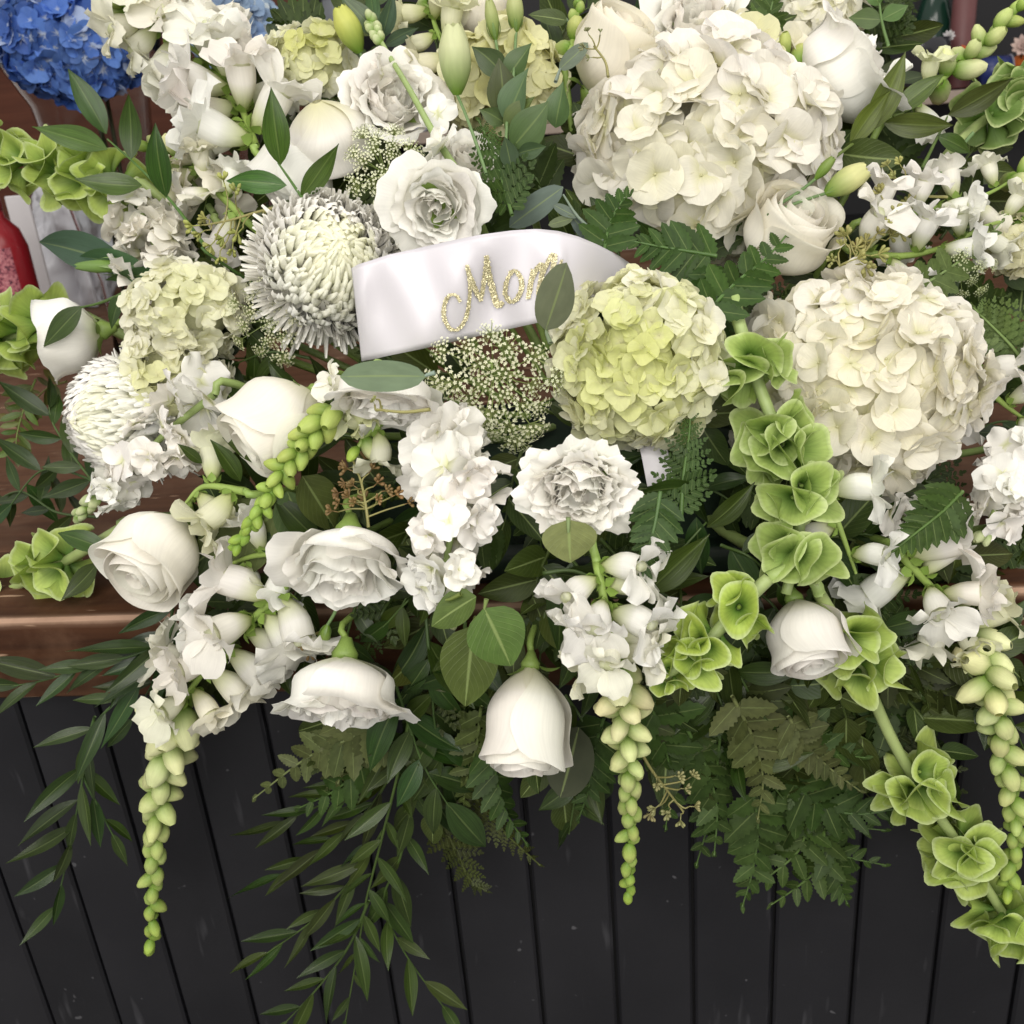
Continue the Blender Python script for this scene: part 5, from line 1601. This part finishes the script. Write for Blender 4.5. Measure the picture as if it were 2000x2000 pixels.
# the two grey leaves on the ribbon and others of their kind
sprig('eucalyptus_leaf', 'grey green eucalyptus leaf standing in front of the last letter on the ribbon', 'eucalyptus leaf', [(1075, 670), (1068, 652), (1066, 645)], [((1066, 645), (1108, 510), .1, -.02)], L_EUC, 1.28, (.13, .17, .10), dY=-.085)
sprig('eucalyptus_leaf', 'grey eucalyptus leaf lying level on the squeezed lisianthus', 'eucalyptus leaf', [(850, 728), (835, 732), (830, 735)], [((832, 735), (660, 735), -.25, -.005)], L_EUC, 1.0, (.17, .225, .18), dY=-.135)
sprig('eucalyptus_leaf', 'grey eucalyptus leaves just above the ribbon behind its highest point', 'eucalyptus leaf', [(1180, 470), (1130, 425), (1100, 380)],
      [((1100, 365), (992, 446), .3), ((1120, 425), (1070, 440), .2), ((1115, 420), (1168, 484), -.3), ((1130, 425), (1080, 400), .6)], L_EUC, 1.0, (.14, .18, .135), dY=-.01)
sprig('eucalyptus_leaf', 'grey eucalyptus leaf left of the high shouldered cream rose', 'eucalyptus leaf', [(1085, 160), (1092, 140), (1095, 132)], [((1092, 136), (1150, 82), .2)], L_EUC, 1.1, (.15, .19, .15), dY=-.02)
sprig('eucalyptus_leaf', 'dark grey green leaf lying on top of the big chrysanthemum', 'eucalyptus leaf', [(500, 420), (515, 418), (520, 416)], [((620, 402), (512, 422), .5)], L_EUC, 1.0, (0.073, 0.090, 0.051), dY=-.01)
sprig('lisianthus_leaves', 'blue green waxy leaves crowding the stems of the two slim buds', 'lisianthus leaves', [(985, 330), (990, 250), (985, 150), (1000, 80)],
      [((985, 145), (920, 88), .2), ((990, 155), (1040, 80), -.3), ((985, 235), (975, 110), .5), ((990, 240), (1032, 128), -.4), ((985, 240), (935, 212), .3), ((1000, 290), (1075, 195), .2), ((1010, 300), (1068, 285), .4),
       ((1085, 250), (1100, 155), -.2), ((990, 260), (1045, 185), -.4), ((1000, 330), (985, 265), .3)], L_LIS, 1.25, (0.079, 0.125, 0.047), dY=-.02)
sprig('lisianthus_leaves', 'grey green leaves at the top left of the bare stock stem', 'lisianthus leaves', [(770, 130), (740, 70), (720, -20)], [((745, 75), (660, -15), .3), ((745, 75), (770, -20), .2), ((750, 90), (820, 50), .5), ((735, 50), (720, -40), .4)], L_RUSC, 1.2, (.10, .16, .10), dY=.0)
sprig('ruscus_sprig', 'dark green leaf at the top edge left of the high shouldered rose', 'ruscus', [(1120, 60), (1108, 40), (1100, 30)], [((1108, 40), (1030, 28), .3)], L_SAL, .7, (0.073, 0.110, 0.043), dY=.01)
SG = (0.104, 0.135, 0.025)
sprig('salal_leaf', 'broad light green veined leaf hanging above the closed white rose', 'leaf', [(950, 1170), (948, 1180), (946, 1190)], [((945, 1188), (1000, 1305), -.1)], L_SAL, 1.45, (.135, .185, .05), dY=-.075)
sprig('salal_leaf', 'broad dark green veined leaf hanging left of the light green one', 'leaf', [(930, 1205), (925, 1215), (920, 1225)], [((925, 1222), (908, 1385), .1)], L_SAL, 1.1, SG, dY=-.05)
sprig('salal_leaf', 'curled dark green leaf under the big centre stock', 'leaf', [(900, 1160), (880, 1170), (870, 1172)], [((930, 1165), (840, 1225), .5)], L_SAL, 1.1, SG, dY=-.05)
sprig('salal_leaf', 'pale green leaf tip under the frilly carnation shaped flower', 'leaf', [(1110, 1010), (1110, 1030), (1110, 1040)], [((1110, 1015), (1115, 1102), .0)], L_SAL, 2.0, (.16, .215, .085), dY=-.06)
sprig('salal_leaf', 'broad olive leaf behind the open rose on the wooden corner', 'leaf', [(560, 1010), (530, 1020), (510, 1030)], [((540, 1000), (380, 1120), .2), ((560, 960), (620, 1090), .2), ((590, 930), (660, 1040), -.2)], L_SAL, 1.0, (.12, .16, .055), dY=.01)
sprig('salal_leaf', 'dark grey leaf behind the closed hanging rose', 'leaf', [(1080, 1400), (1100, 1430), (1110, 1440)], [((1130, 1420), (1095, 1560), .2)], L_EUC, 1.6, (0.043, 0.055, 0.034), dY=.0)
sprig('ruscus_sprig', 'dark ruscus leaves curling between the carnation shaped flower and the bells of Ireland', 'ruscus', [(1060, 1120), (1120, 1115), (1200, 1140), (1300, 1100), (1380, 1020)],
      [((1085, 1120), (1260, 1165), .4), ((1260, 1160), (1390, 1040), .3), ((1320, 1050), (1230, 960), .3), ((1360, 1010), (1370, 1130), .2), ((1250, 965), (1390, 950), .7), ((1380, 1030), (1480, 940), .6), ((1100, 1125), (1090, 1290), .7)], L_RUSC, 1.2, (0.043, 0.075, 0.015), dY=-.01)
sprig('ruscus_sprig', 'dark ruscus leaves around the open rose at the left', 'ruscus', [(330, 1180), (220, 1120), (160, 1060), (120, 1040)],
      [((210, 1075), (108, 1038), .3), ((190, 1100), (120, 1175), .4), ((330, 1170), (255, 1120), .5), ((470, 940), (410, 855), .3), ((540, 910), (430, 850), .4), ((395, 905), (345, 865), .3)], L_RUSC, 1.2, (0.049, 0.090, 0.017), dY=.0)

# hanging strands
strand('ruscus_strand', 'ruscus strand trailing over the wooden edge at the far left', 'ruscus', [(345, 1200), (300, 1310), (190, 1410), (158, 1540), (140, 1640), (105, 1790)], 17, 150, 125, L_NARR, 1.05, (0.035, 0.067, 0.017), -.01, 1, (15, 50), bias=(-.55, -.25))
strand('ruscus_strand', 'thin ruscus twig with small leaves hanging right of the far left strand', 'ruscus', [(185, 1400), (160, 1500), (200, 1590), (225, 1640)], 5, 95, 95, L_NARR, 1.2, (0.032, 0.063, 0.015), -.008, 21, (10, 35), bias=(.3, -.4))
strand('ruscus_strand', 'leafy strand hanging down the charcoal boards in the centre', 'ruscus', [(800, 1400), (780, 1500), (745, 1640), (715, 1760), (700, 1850), (672, 2010)], 18, 115, 75, L_NARR, 1.2, (0.043, 0.074, 0.014), -.0, 2, (22, 65), bias=(-.1, -.35), lean=1.0, out=.45)
CST = (0.035, 0.059, 0.010)
strand('ruscus_strand', 'leafy strand sweeping left from the central one to the middle boards', 'ruscus', [(790, 1430), (730, 1500), (650, 1560), (540, 1610)], 11, 140, 115, L_NARR, .85, CST, .02, 3, (10, 35), bias=(-.5, -.15))
strand('ruscus_strand', 'dark leafy strand sweeping left below the light fern', 'ruscus', [(770, 1500), (720, 1580), (640, 1650), (540, 1715)], 11, 140, 115, L_NARR, .85, CST, .025, 31, (10, 35), bias=(-.5, -.2))
strand('ruscus_strand', 'leafy strand reaching down left to the middle of the lower boards', 'ruscus', [(750, 1620), (700, 1700), (620, 1790), (510, 1870)], 11, 135, 110, L_NARR, .9, (0.040, 0.068, 0.013), .01, 32, (12, 40), bias=(-.4, -.2))
strand('ruscus_strand', 'leafy strand at the bottom edge left of the central strand', 'ruscus', [(720, 1760), (680, 1850), (620, 1930), (550, 2005)], 8, 125, 105, L_NARR, .95, (0.040, 0.070, 0.014), .0, 33, (15, 45), bias=(-.25, -.3))
strand('ruscus_strand', 'short leafy strand right of the central one with one long curling leaf', 'ruscus', [(800, 1440), (805, 1560), (780, 1680), (750, 1760), (790, 1860), (880, 1985)], 13, 150, 100, L_NARR, 1.25, (0.040, 0.070, 0.013), .01, 4, (18, 55), bias=(.3, -.3))
strand('ruscus_strand', 'big leaved strand right of the face down lisianthus', 'ruscus', [(770, 1330), (800, 1420), (830, 1500), (880, 1580)], 8, 165, 150, L_RUSC, 1.15, (0.043, 0.078, 0.018), -.0, 34, (20, 50))
strand('ruscus_strand', 'ruscus leaves sweeping left over the front of the wooden edge', 'ruscus', [(330, 1250), (260, 1280), (180, 1300), (80, 1330), (-10, 1345)], 10, 150, 140, L_NARR, 1.2, (0.033, 0.063, 0.014), .0, 5, (15, 50), bias=(-.2, -.25))
strand('ruscus_strand', 'ruscus leaves in front of the wooden edge below the open rose', 'ruscus', [(340, 1160), (330, 1240), (310, 1310), (250, 1420)], 9, 120, 110, L_RUSC, .9, (0.030, 0.061, 0.015), .01, 6, (30, 65))
strand('ruscus_strand', 'leafy strand in the shade right of the wide lisianthus pair', 'ruscus', [(830, 1180), (840, 1300), (850, 1420), (870, 1520)], 10, 150, 130, L_RUSC, 1.1, (0.032, 0.059, 0.013), .01, 7, (25, 55))
strand('ruscus_strand', 'loose ruscus leaves lying on the wooden top at the left', 'ruscus', [(240, 980), (160, 930), (80, 920), (10, 1000)], 7, 120, 110, L_NARR, 1.4, (0.039, 0.075, 0.019), .07, 8, (35, 70))
strand('ruscus_strand', 'ruscus clippings lying flat on the wooden top at the left edge', 'ruscus', [(190, 1010), (110, 1000), (40, 960), (-20, 985)], 10, 110, 95, L_NARR, 1.2, (0.037, 0.062, 0.017), .075, 9, (25, 60))
strand('ruscus_strand', 'ruscus tuft standing behind the spider mum on the wooden top', 'ruscus', [(200, 960), (150, 900), (105, 830), (95, 790)], 7, 110, 95, L_RUSC, 1., (0.049, 0.085, 0.021), .06, 10, (20, 50))
strand('moss_clipping', 'yellow green clipping lying on the wooden top at the left edge', 'clipping', [(70, 740), (50, 790), (35, 840), (30, 880)], 16, 55, 40, L_TINY, 1., (.12, .17, .035), .12, 11, (30, 70), r=.0010)
strand('moss_clipping', 'thin reddish green clipping across the wooden top under the smooth white flower', 'clipping', [(130, 745), (90, 760), (50, 800), (10, 810)], 12, 45, 35, L_TINY, 1., (0.110, 0.110, 0.030), .13, 12, (30, 70), r=.0010)

# ================================================================== seeded eucalyptus
seeded('yellow green seeded eucalyptus twig between the half hidden rose and the left hydrangea', [(560, 400), (500, 415), (450, 430), (400, 440)], [(535, 470), (520, 445), (400, 450), (420, 470), (445, 455), (390, 440), (430, 490), (460, 385), (545, 480), (515, 425), (440, 365), (475, 445), (505, 465), (455, 475), (410, 430)], 30, -.03, 1, (.34, .36, .09), n_auto=0)
seeded('seeded eucalyptus twig with olive seeds at the right of the upturned rose', [(1640, 520), (1690, 490), (1730, 430), (1770, 400)], [(1640, 490), (1660, 510), (1690, 480), (1720, 450), (1740, 420), (1765, 400), (1700, 500), (1660, 470), (1745, 460), (1725, 390), (1630, 510), (1680, 515), (1770, 440), (1650, 475), (1670, 490), (1705, 465), (1730, 470)], 31, -.03, 2, (.32, .31, .10))
seeded('thin seed twig crossing the dark leaf right of the cream bud', [(1850, 385), (1800, 380), (1740, 345), (1695, 335)], [(1760, 325), (1755, 350), (1738, 330)], 22, -.02, 3, (.34, .34, .11))
seeded('forked seed twig in front of the high shouldered cream rose', [(1188, 150), (1182, 120), (1160, 90)], [(1150, 68), (1172, 68), (1145, 95), (1158, 112)], 15, -.07, 4, (.25, .27, .12))
seeded('orange brown seeded eucalyptus twig right of the green budded snapdragon', [(720, 1030), (715, 990), (705, 940), (690, 900)], [(690, 920), (705, 905), (720, 925), (680, 940), (672, 960), (700, 955), (730, 950), (690, 980), (670, 985), (735, 975), (765, 970), (660, 1000), (790, 985), (715, 985), (680, 915), (700, 985), (745, 960)], 26, -.01, 5, (.24, .15, .055))
seeded('brown seeded eucalyptus twig under the wide skirted lisianthus', [(640, 1230), (610, 1240), (585, 1245)], [(570, 1225), (590, 1215), (560, 1245), (585, 1250), (605, 1265), (575, 1270), (600, 1235), (560, 1262), (612, 1250)], 24, .0, 6, (.26, .17, .06))
seeded('seed twig hanging right of the bottom snapdragon over the charcoal boards', [(1235, 1440), (1270, 1500), (1300, 1540), (1335, 1585)], [(1282, 1520), (1318, 1515), (1330, 1540), (1345, 1520), (1290, 1570), (1310, 1580), (1330, 1590), (1346, 1575), (1275, 1580)], 27, -.02, 7, (.30, .28, .12))
seeded('little seed twig below the level grey leaf', [(840, 800), (790, 805), (735, 800)], [(735, 780), (750, 800), (732, 790)], 13, -.12, 8, (.30, .32, .10))

# ================================================================== ferns that read one by one
frond('fern frond pointing to the right between the huge hydrangea and the upturned rose', [(1370, 620), (1440, 550), (1500, 500), (1560, 430)], 9, 95, -.035, 1, (0.049, 0.100, 0.019), lobed=False)
frond('fern frond pointing left under the huge white hydrangea', [(1400, 500), (1340, 490), (1280, 480), (1230, 470)], 8, 90, -.01, 2, (0.043, 0.090, 0.017), lobed=False)
frond('dark fern leaflets between the yellow green hydrangea and the cream one', [(1420, 520), (1395, 600), (1385, 680), (1400, 760)], 9, 90, .0, 3, (0.037, 0.080, 0.015), lobed=False)
frond('fern frond rising beside the stem of the tall pale bud', [(1000, 420), (980, 350), (960, 290), (935, 235)], 9, 95, -.02, 4, (0.049, 0.095, 0.019), lobed=True)
frond('small fern leaflets above the ribbon below the huge hydrangea', [(1180, 490), (1190, 440), (1210, 400), (1230, 380)], 7, 80, -.01, 5, (0.043, 0.090, 0.017), lobed=False)
frond('fern tip at the top edge in front of the cream hydrangea', [(1490, 80), (1500, 40), (1515, -20)], 7, 75, -.02, 6, (0.061, 0.105, 0.025), lobed=False)
frond('light green fern at the right edge above the huge cream hydrangea', [(2010, 720), (1970, 670), (1930, 630), (1900, 600)], 12, 110, -.03, 7, (.13, .19, .06), lobed=True, w=.8)
frond('pale green fern crossing the snapdragons at the right', [(1760, 580), (1830, 540), (1900, 490), (1960, 430)], 9, 80, -.03, 8, (.12, .17, .055), lobed=False)
frond('fern frond left of the bells column beside the yellow green hydrangea', [(1330, 1010), (1335, 930), (1345, 860), (1350, 790)], 10, 85, -.02, 9, (0.043, 0.085, 0.017), lobed=True)
frond('fern hanging right of the frilly carnation shaped flower', [(1290, 960), (1280, 1020), (1265, 1080), (1250, 1150)], 10, 75, -.05, 10, (0.043, 0.085, 0.021), lobed=False)
frond('small fern at the right below the huge cream hydrangea', [(1880, 960), (1840, 1000), (1790, 1040), (1740, 1080)], 11, 85, -.04, 11, (0.055, 0.100, 0.021), lobed=False)
frond('light green fern pointing left below the hanging lisianthus', [(760, 1400), (690, 1440), (600, 1480), (495, 1560)], 12, 110, .0, 12, (0.116, 0.140, 0.051), lobed=False)
frond('light green fern hanging under the lisianthus that hangs face down', [(720, 1350), (700, 1430), (680, 1480), (660, 1530)], 8, 110, .01, 13, (0.116, 0.135, 0.047), lobed=False)
frond('dark fern pointing down right beside the central strand', [(850, 1450), (930, 1560), (990, 1630), (1055, 1690)], 12, 75, .03, 14, (0.049, 0.060, 0.012), lobed=True)
frond('dark fern trailing under the central strand', [(860, 1600), (890, 1660), (920, 1720), (950, 1740)], 9, 70, .04, 15, (0.044, 0.055, 0.012), lobed=True)
frond('fern hanging left of the closed rose', [(940, 1380), (930, 1460), (910, 1530), (905, 1580)], 9, 75, .01, 16, (0.067, 0.090, 0.022), lobed=False)
frond('fern with pale pointed leaflets at the lower right', [(1430, 1360), (1470, 1440), (1490, 1520), (1480, 1600)], 9, 100, .0, 17, (0.098, 0.115, 0.038), lobed=False)
frond('fern with a saw toothed row of leaflets at the lower right', [(1540, 1400), (1570, 1450), (1620, 1500), (1680, 1545)], 11, 80, .0, 18, (0.091, 0.105, 0.038), lobed=False)
FD = (.042, .078, .016)
frond('dark fern frond reaching straight right over the charcoal boards at the lower right', [(1480, 1520), (1560, 1580), (1640, 1610), (1730, 1622)], 8, 85, .03, 19, FD, lobed=False)
frond('dark fern frond below the straight one, reaching right over the charcoal boards', [(1500, 1570), (1580, 1640), (1650, 1672), (1730, 1690)], 8, 80, .032, 20, FD, lobed=False)
frond('dark fern frond tip pointing down left over the charcoal boards at the lower right', [(1580, 1600), (1560, 1660), (1510, 1705), (1445, 1745)], 7, 75, .03, 41, (.052, .090, .018), lobed=False)
frond('dark fern frond tip pointing down between two others at the lower right', [(1610, 1620), (1600, 1690), (1560, 1730), (1505, 1768)], 7, 75, .03, 42, (.052, .090, .018), lobed=False)
frond('dark fern frond tip pointing down right at the lower right', [(1600, 1610), (1630, 1680), (1640, 1730), (1655, 1765)], 7, 80, .032, 43, FD, lobed=False)
frond('dark fern hanging left of the pale leaflets at the lower right', [(1410, 1400), (1400, 1500), (1385, 1600), (1360, 1690)], 8, 100, .03, 21, FD, lobed=False)
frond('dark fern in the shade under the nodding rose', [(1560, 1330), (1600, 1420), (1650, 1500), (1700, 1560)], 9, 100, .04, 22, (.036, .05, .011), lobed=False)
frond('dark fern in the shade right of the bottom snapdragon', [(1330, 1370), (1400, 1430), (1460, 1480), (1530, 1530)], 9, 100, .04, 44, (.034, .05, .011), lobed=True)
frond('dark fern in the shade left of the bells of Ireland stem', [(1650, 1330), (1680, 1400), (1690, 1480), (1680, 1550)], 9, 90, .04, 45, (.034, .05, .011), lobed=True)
for k_, (lab, pts_, L_) in enumerate((
    ('broad green fern in the skirt below the bottom centre snapdragon', [(1260, 1350), (1290, 1430), (1310, 1520), (1300, 1620)], 115),
    ('broad green fern in the skirt, its tip left of the seed twig', [(1180, 1400), (1160, 1470), (1150, 1540), (1130, 1600)], 90),
    ('broad green fern in the skirt right of the seed twig', [(1340, 1420), (1380, 1500), (1400, 1580), (1395, 1670)], 115),
    ('broad green fern in the skirt pointing at the second bells whorl', [(1480, 1400), (1560, 1440), (1620, 1470), (1690, 1480)], 105),
    ('broad green fern in the skirt below the second bells whorl', [(1540, 1520), (1600, 1570), (1670, 1590), (1750, 1580)], 100),
    ('broad green fern in the skirt hanging lowest of all', [(1470, 1540), (1480, 1620), (1470, 1700), (1450, 1770)], 105),
    ('broad green fern behind the central strand', [(760, 1400), (720, 1480), (660, 1540), (580, 1580)], 110),
    ('broad green fern right of the central strand under the closed rose', [(960, 1440), (970, 1520), (990, 1590), (1030, 1650)], 85))):
    frond(lab, pts_, 9, L_, .012 + .004 * (k_ % 3), 80 + k_, ((.046, .088, .018), (.038, .074, .015), (.056, .098, .024))[k_ % 3], lobed=False, tilt=.5)
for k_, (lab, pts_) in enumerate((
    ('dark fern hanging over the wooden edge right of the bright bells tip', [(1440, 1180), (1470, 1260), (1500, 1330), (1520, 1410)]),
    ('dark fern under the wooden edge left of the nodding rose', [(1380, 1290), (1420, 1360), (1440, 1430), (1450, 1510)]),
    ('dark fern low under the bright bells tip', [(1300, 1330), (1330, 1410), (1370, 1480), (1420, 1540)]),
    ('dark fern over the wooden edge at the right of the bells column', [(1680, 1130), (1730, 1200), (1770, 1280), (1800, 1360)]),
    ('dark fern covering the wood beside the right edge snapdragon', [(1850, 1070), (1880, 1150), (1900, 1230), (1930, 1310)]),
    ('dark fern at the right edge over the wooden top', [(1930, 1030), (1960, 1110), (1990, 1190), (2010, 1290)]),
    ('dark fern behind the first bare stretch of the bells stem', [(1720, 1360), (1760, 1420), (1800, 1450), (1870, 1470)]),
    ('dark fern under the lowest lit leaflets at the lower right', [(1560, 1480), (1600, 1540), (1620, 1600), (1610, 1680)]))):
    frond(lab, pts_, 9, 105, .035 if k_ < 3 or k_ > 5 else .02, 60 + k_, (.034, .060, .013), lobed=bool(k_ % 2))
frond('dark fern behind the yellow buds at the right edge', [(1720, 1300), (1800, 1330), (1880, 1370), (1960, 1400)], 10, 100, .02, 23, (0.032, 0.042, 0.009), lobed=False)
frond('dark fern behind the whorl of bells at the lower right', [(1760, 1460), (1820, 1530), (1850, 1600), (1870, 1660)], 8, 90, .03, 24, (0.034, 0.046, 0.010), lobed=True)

# ================================================================== greenery in the shaded gaps between the flowers
ANCH = [(a[0], a[1], a[2]) for a in (
    (1368, 292, 'huge white hydrangea'), (1692, 748, 'huge cream hydrangea'), (1247, 706, 'yellow green hydrangea'), (368, 608, 'upper greenish hydrangea'), (338, 738, 'lower greenish hydrangea'),
    (985, 160, 'lemon green hydrangea'), (605, 130, 'small pale green hydrangea'), (640, 262, 'dome shaped rose'), (575, 345, 'half hidden white rose'), (1195, 95, 'high shouldered cream rose'),
    (1540, 452, 'upturned cream rose'), (535, 838, 'peach hearted rose'), (294, 1080, 'open rose on the wooden corner'), (1030, 1416, 'closed hanging rose'), (1575, 1248, 'nodding rose among the bells'),
    (768, 190, 'ruffled flower by the bare stem'), (853, 412, 'round ruffled flower over the ribbon'), (1632, 150, 'peony shaped flower'), (752, 758, 'squeezed flower under the ribbon'),
    (668, 1098, 'wide skirted lisianthus'), (668, 1338, 'face down lisianthus'), (1126, 962, 'frilly carnation shaped flower'), (150, 655, 'smooth flower at the left edge'), (640, 500, 'big chrysanthemum'),
    (228, 818, 'side view chrysanthemum'), (880, 570, 'lettered ribbon'), (885, 1000, 'big centre stock'), (300, 880, 'left stock'), (1960, 960, 'right edge stock'), (965, 755, 'cream lace flower'),
    (1205, 1250, 'bottom centre snapdragon'), (420, 1290, 'lower left snapdragon'), (1880, 1220, 'right edge snapdragon'), (1540, 900, 'column of bells'), (1400, 1240, 'bright bells tip'), (1780, 1510, 'lower right bells'),
    (540, 940, 'green snapdragon tip'), (1830, 400, 'upper lying snapdragon'), (1830, 490, 'lower lying snapdragon'), (985, 1240, 'light green veined leaf'), (820, 1560, 'central hanging strand'), (1690, 470, 'olive seeds'),
    (450, 430, 'yellow green seeds'), (705, 960, 'orange brown seeds'), (1340, 490, 'fern under the huge hydrangea'))]
used_l = set()
def near_label(head, x, y):
    c = sorted(ANCH, key=lambda a: (a[0] - x) ** 2 + (a[1] - y) ** 2)
    for a in c:
        dx, dy = x - a[0], y - a[1]
        if abs(dx) > 2.2 * abs(dy): w = 'right of' if dx > 0 else 'left of'
        elif abs(dy) > 2.2 * abs(dx): w = 'below' if dy > 0 else 'above'
        else: w = ('below and ' if dy > 0 else 'above and ') + ('right of' if dx > 0 else 'left of')
        l = '%s %s the %s' % (head, w, a[2])
        if l not in used_l:
            used_l.add(l); return l
GF = 'fern fronds filling the shaded gaps'
GL = 'broad leaves filling the shaded gaps'
GR = 'narrow leaves filling the shaded gaps'
rf = random.Random(77)
spots = []
for gy in range(90, 1480, 96):
    for gx in range(250, 2000, 122 if gy < 1000 else 88):
        x = gx + rf.uniform(-50, 50) + (59 if (gy // 96) % 2 else 0); y = gy + rf.uniform(-35, 35)
        if y < 330 and (x < 520 or x > 1740): continue
        if x < 420 and y > 1080: continue
        if x < 330 and y > 640: continue
        if y > 1330 and (x < 640 or x > 1800): continue
        spots.append((x, y))
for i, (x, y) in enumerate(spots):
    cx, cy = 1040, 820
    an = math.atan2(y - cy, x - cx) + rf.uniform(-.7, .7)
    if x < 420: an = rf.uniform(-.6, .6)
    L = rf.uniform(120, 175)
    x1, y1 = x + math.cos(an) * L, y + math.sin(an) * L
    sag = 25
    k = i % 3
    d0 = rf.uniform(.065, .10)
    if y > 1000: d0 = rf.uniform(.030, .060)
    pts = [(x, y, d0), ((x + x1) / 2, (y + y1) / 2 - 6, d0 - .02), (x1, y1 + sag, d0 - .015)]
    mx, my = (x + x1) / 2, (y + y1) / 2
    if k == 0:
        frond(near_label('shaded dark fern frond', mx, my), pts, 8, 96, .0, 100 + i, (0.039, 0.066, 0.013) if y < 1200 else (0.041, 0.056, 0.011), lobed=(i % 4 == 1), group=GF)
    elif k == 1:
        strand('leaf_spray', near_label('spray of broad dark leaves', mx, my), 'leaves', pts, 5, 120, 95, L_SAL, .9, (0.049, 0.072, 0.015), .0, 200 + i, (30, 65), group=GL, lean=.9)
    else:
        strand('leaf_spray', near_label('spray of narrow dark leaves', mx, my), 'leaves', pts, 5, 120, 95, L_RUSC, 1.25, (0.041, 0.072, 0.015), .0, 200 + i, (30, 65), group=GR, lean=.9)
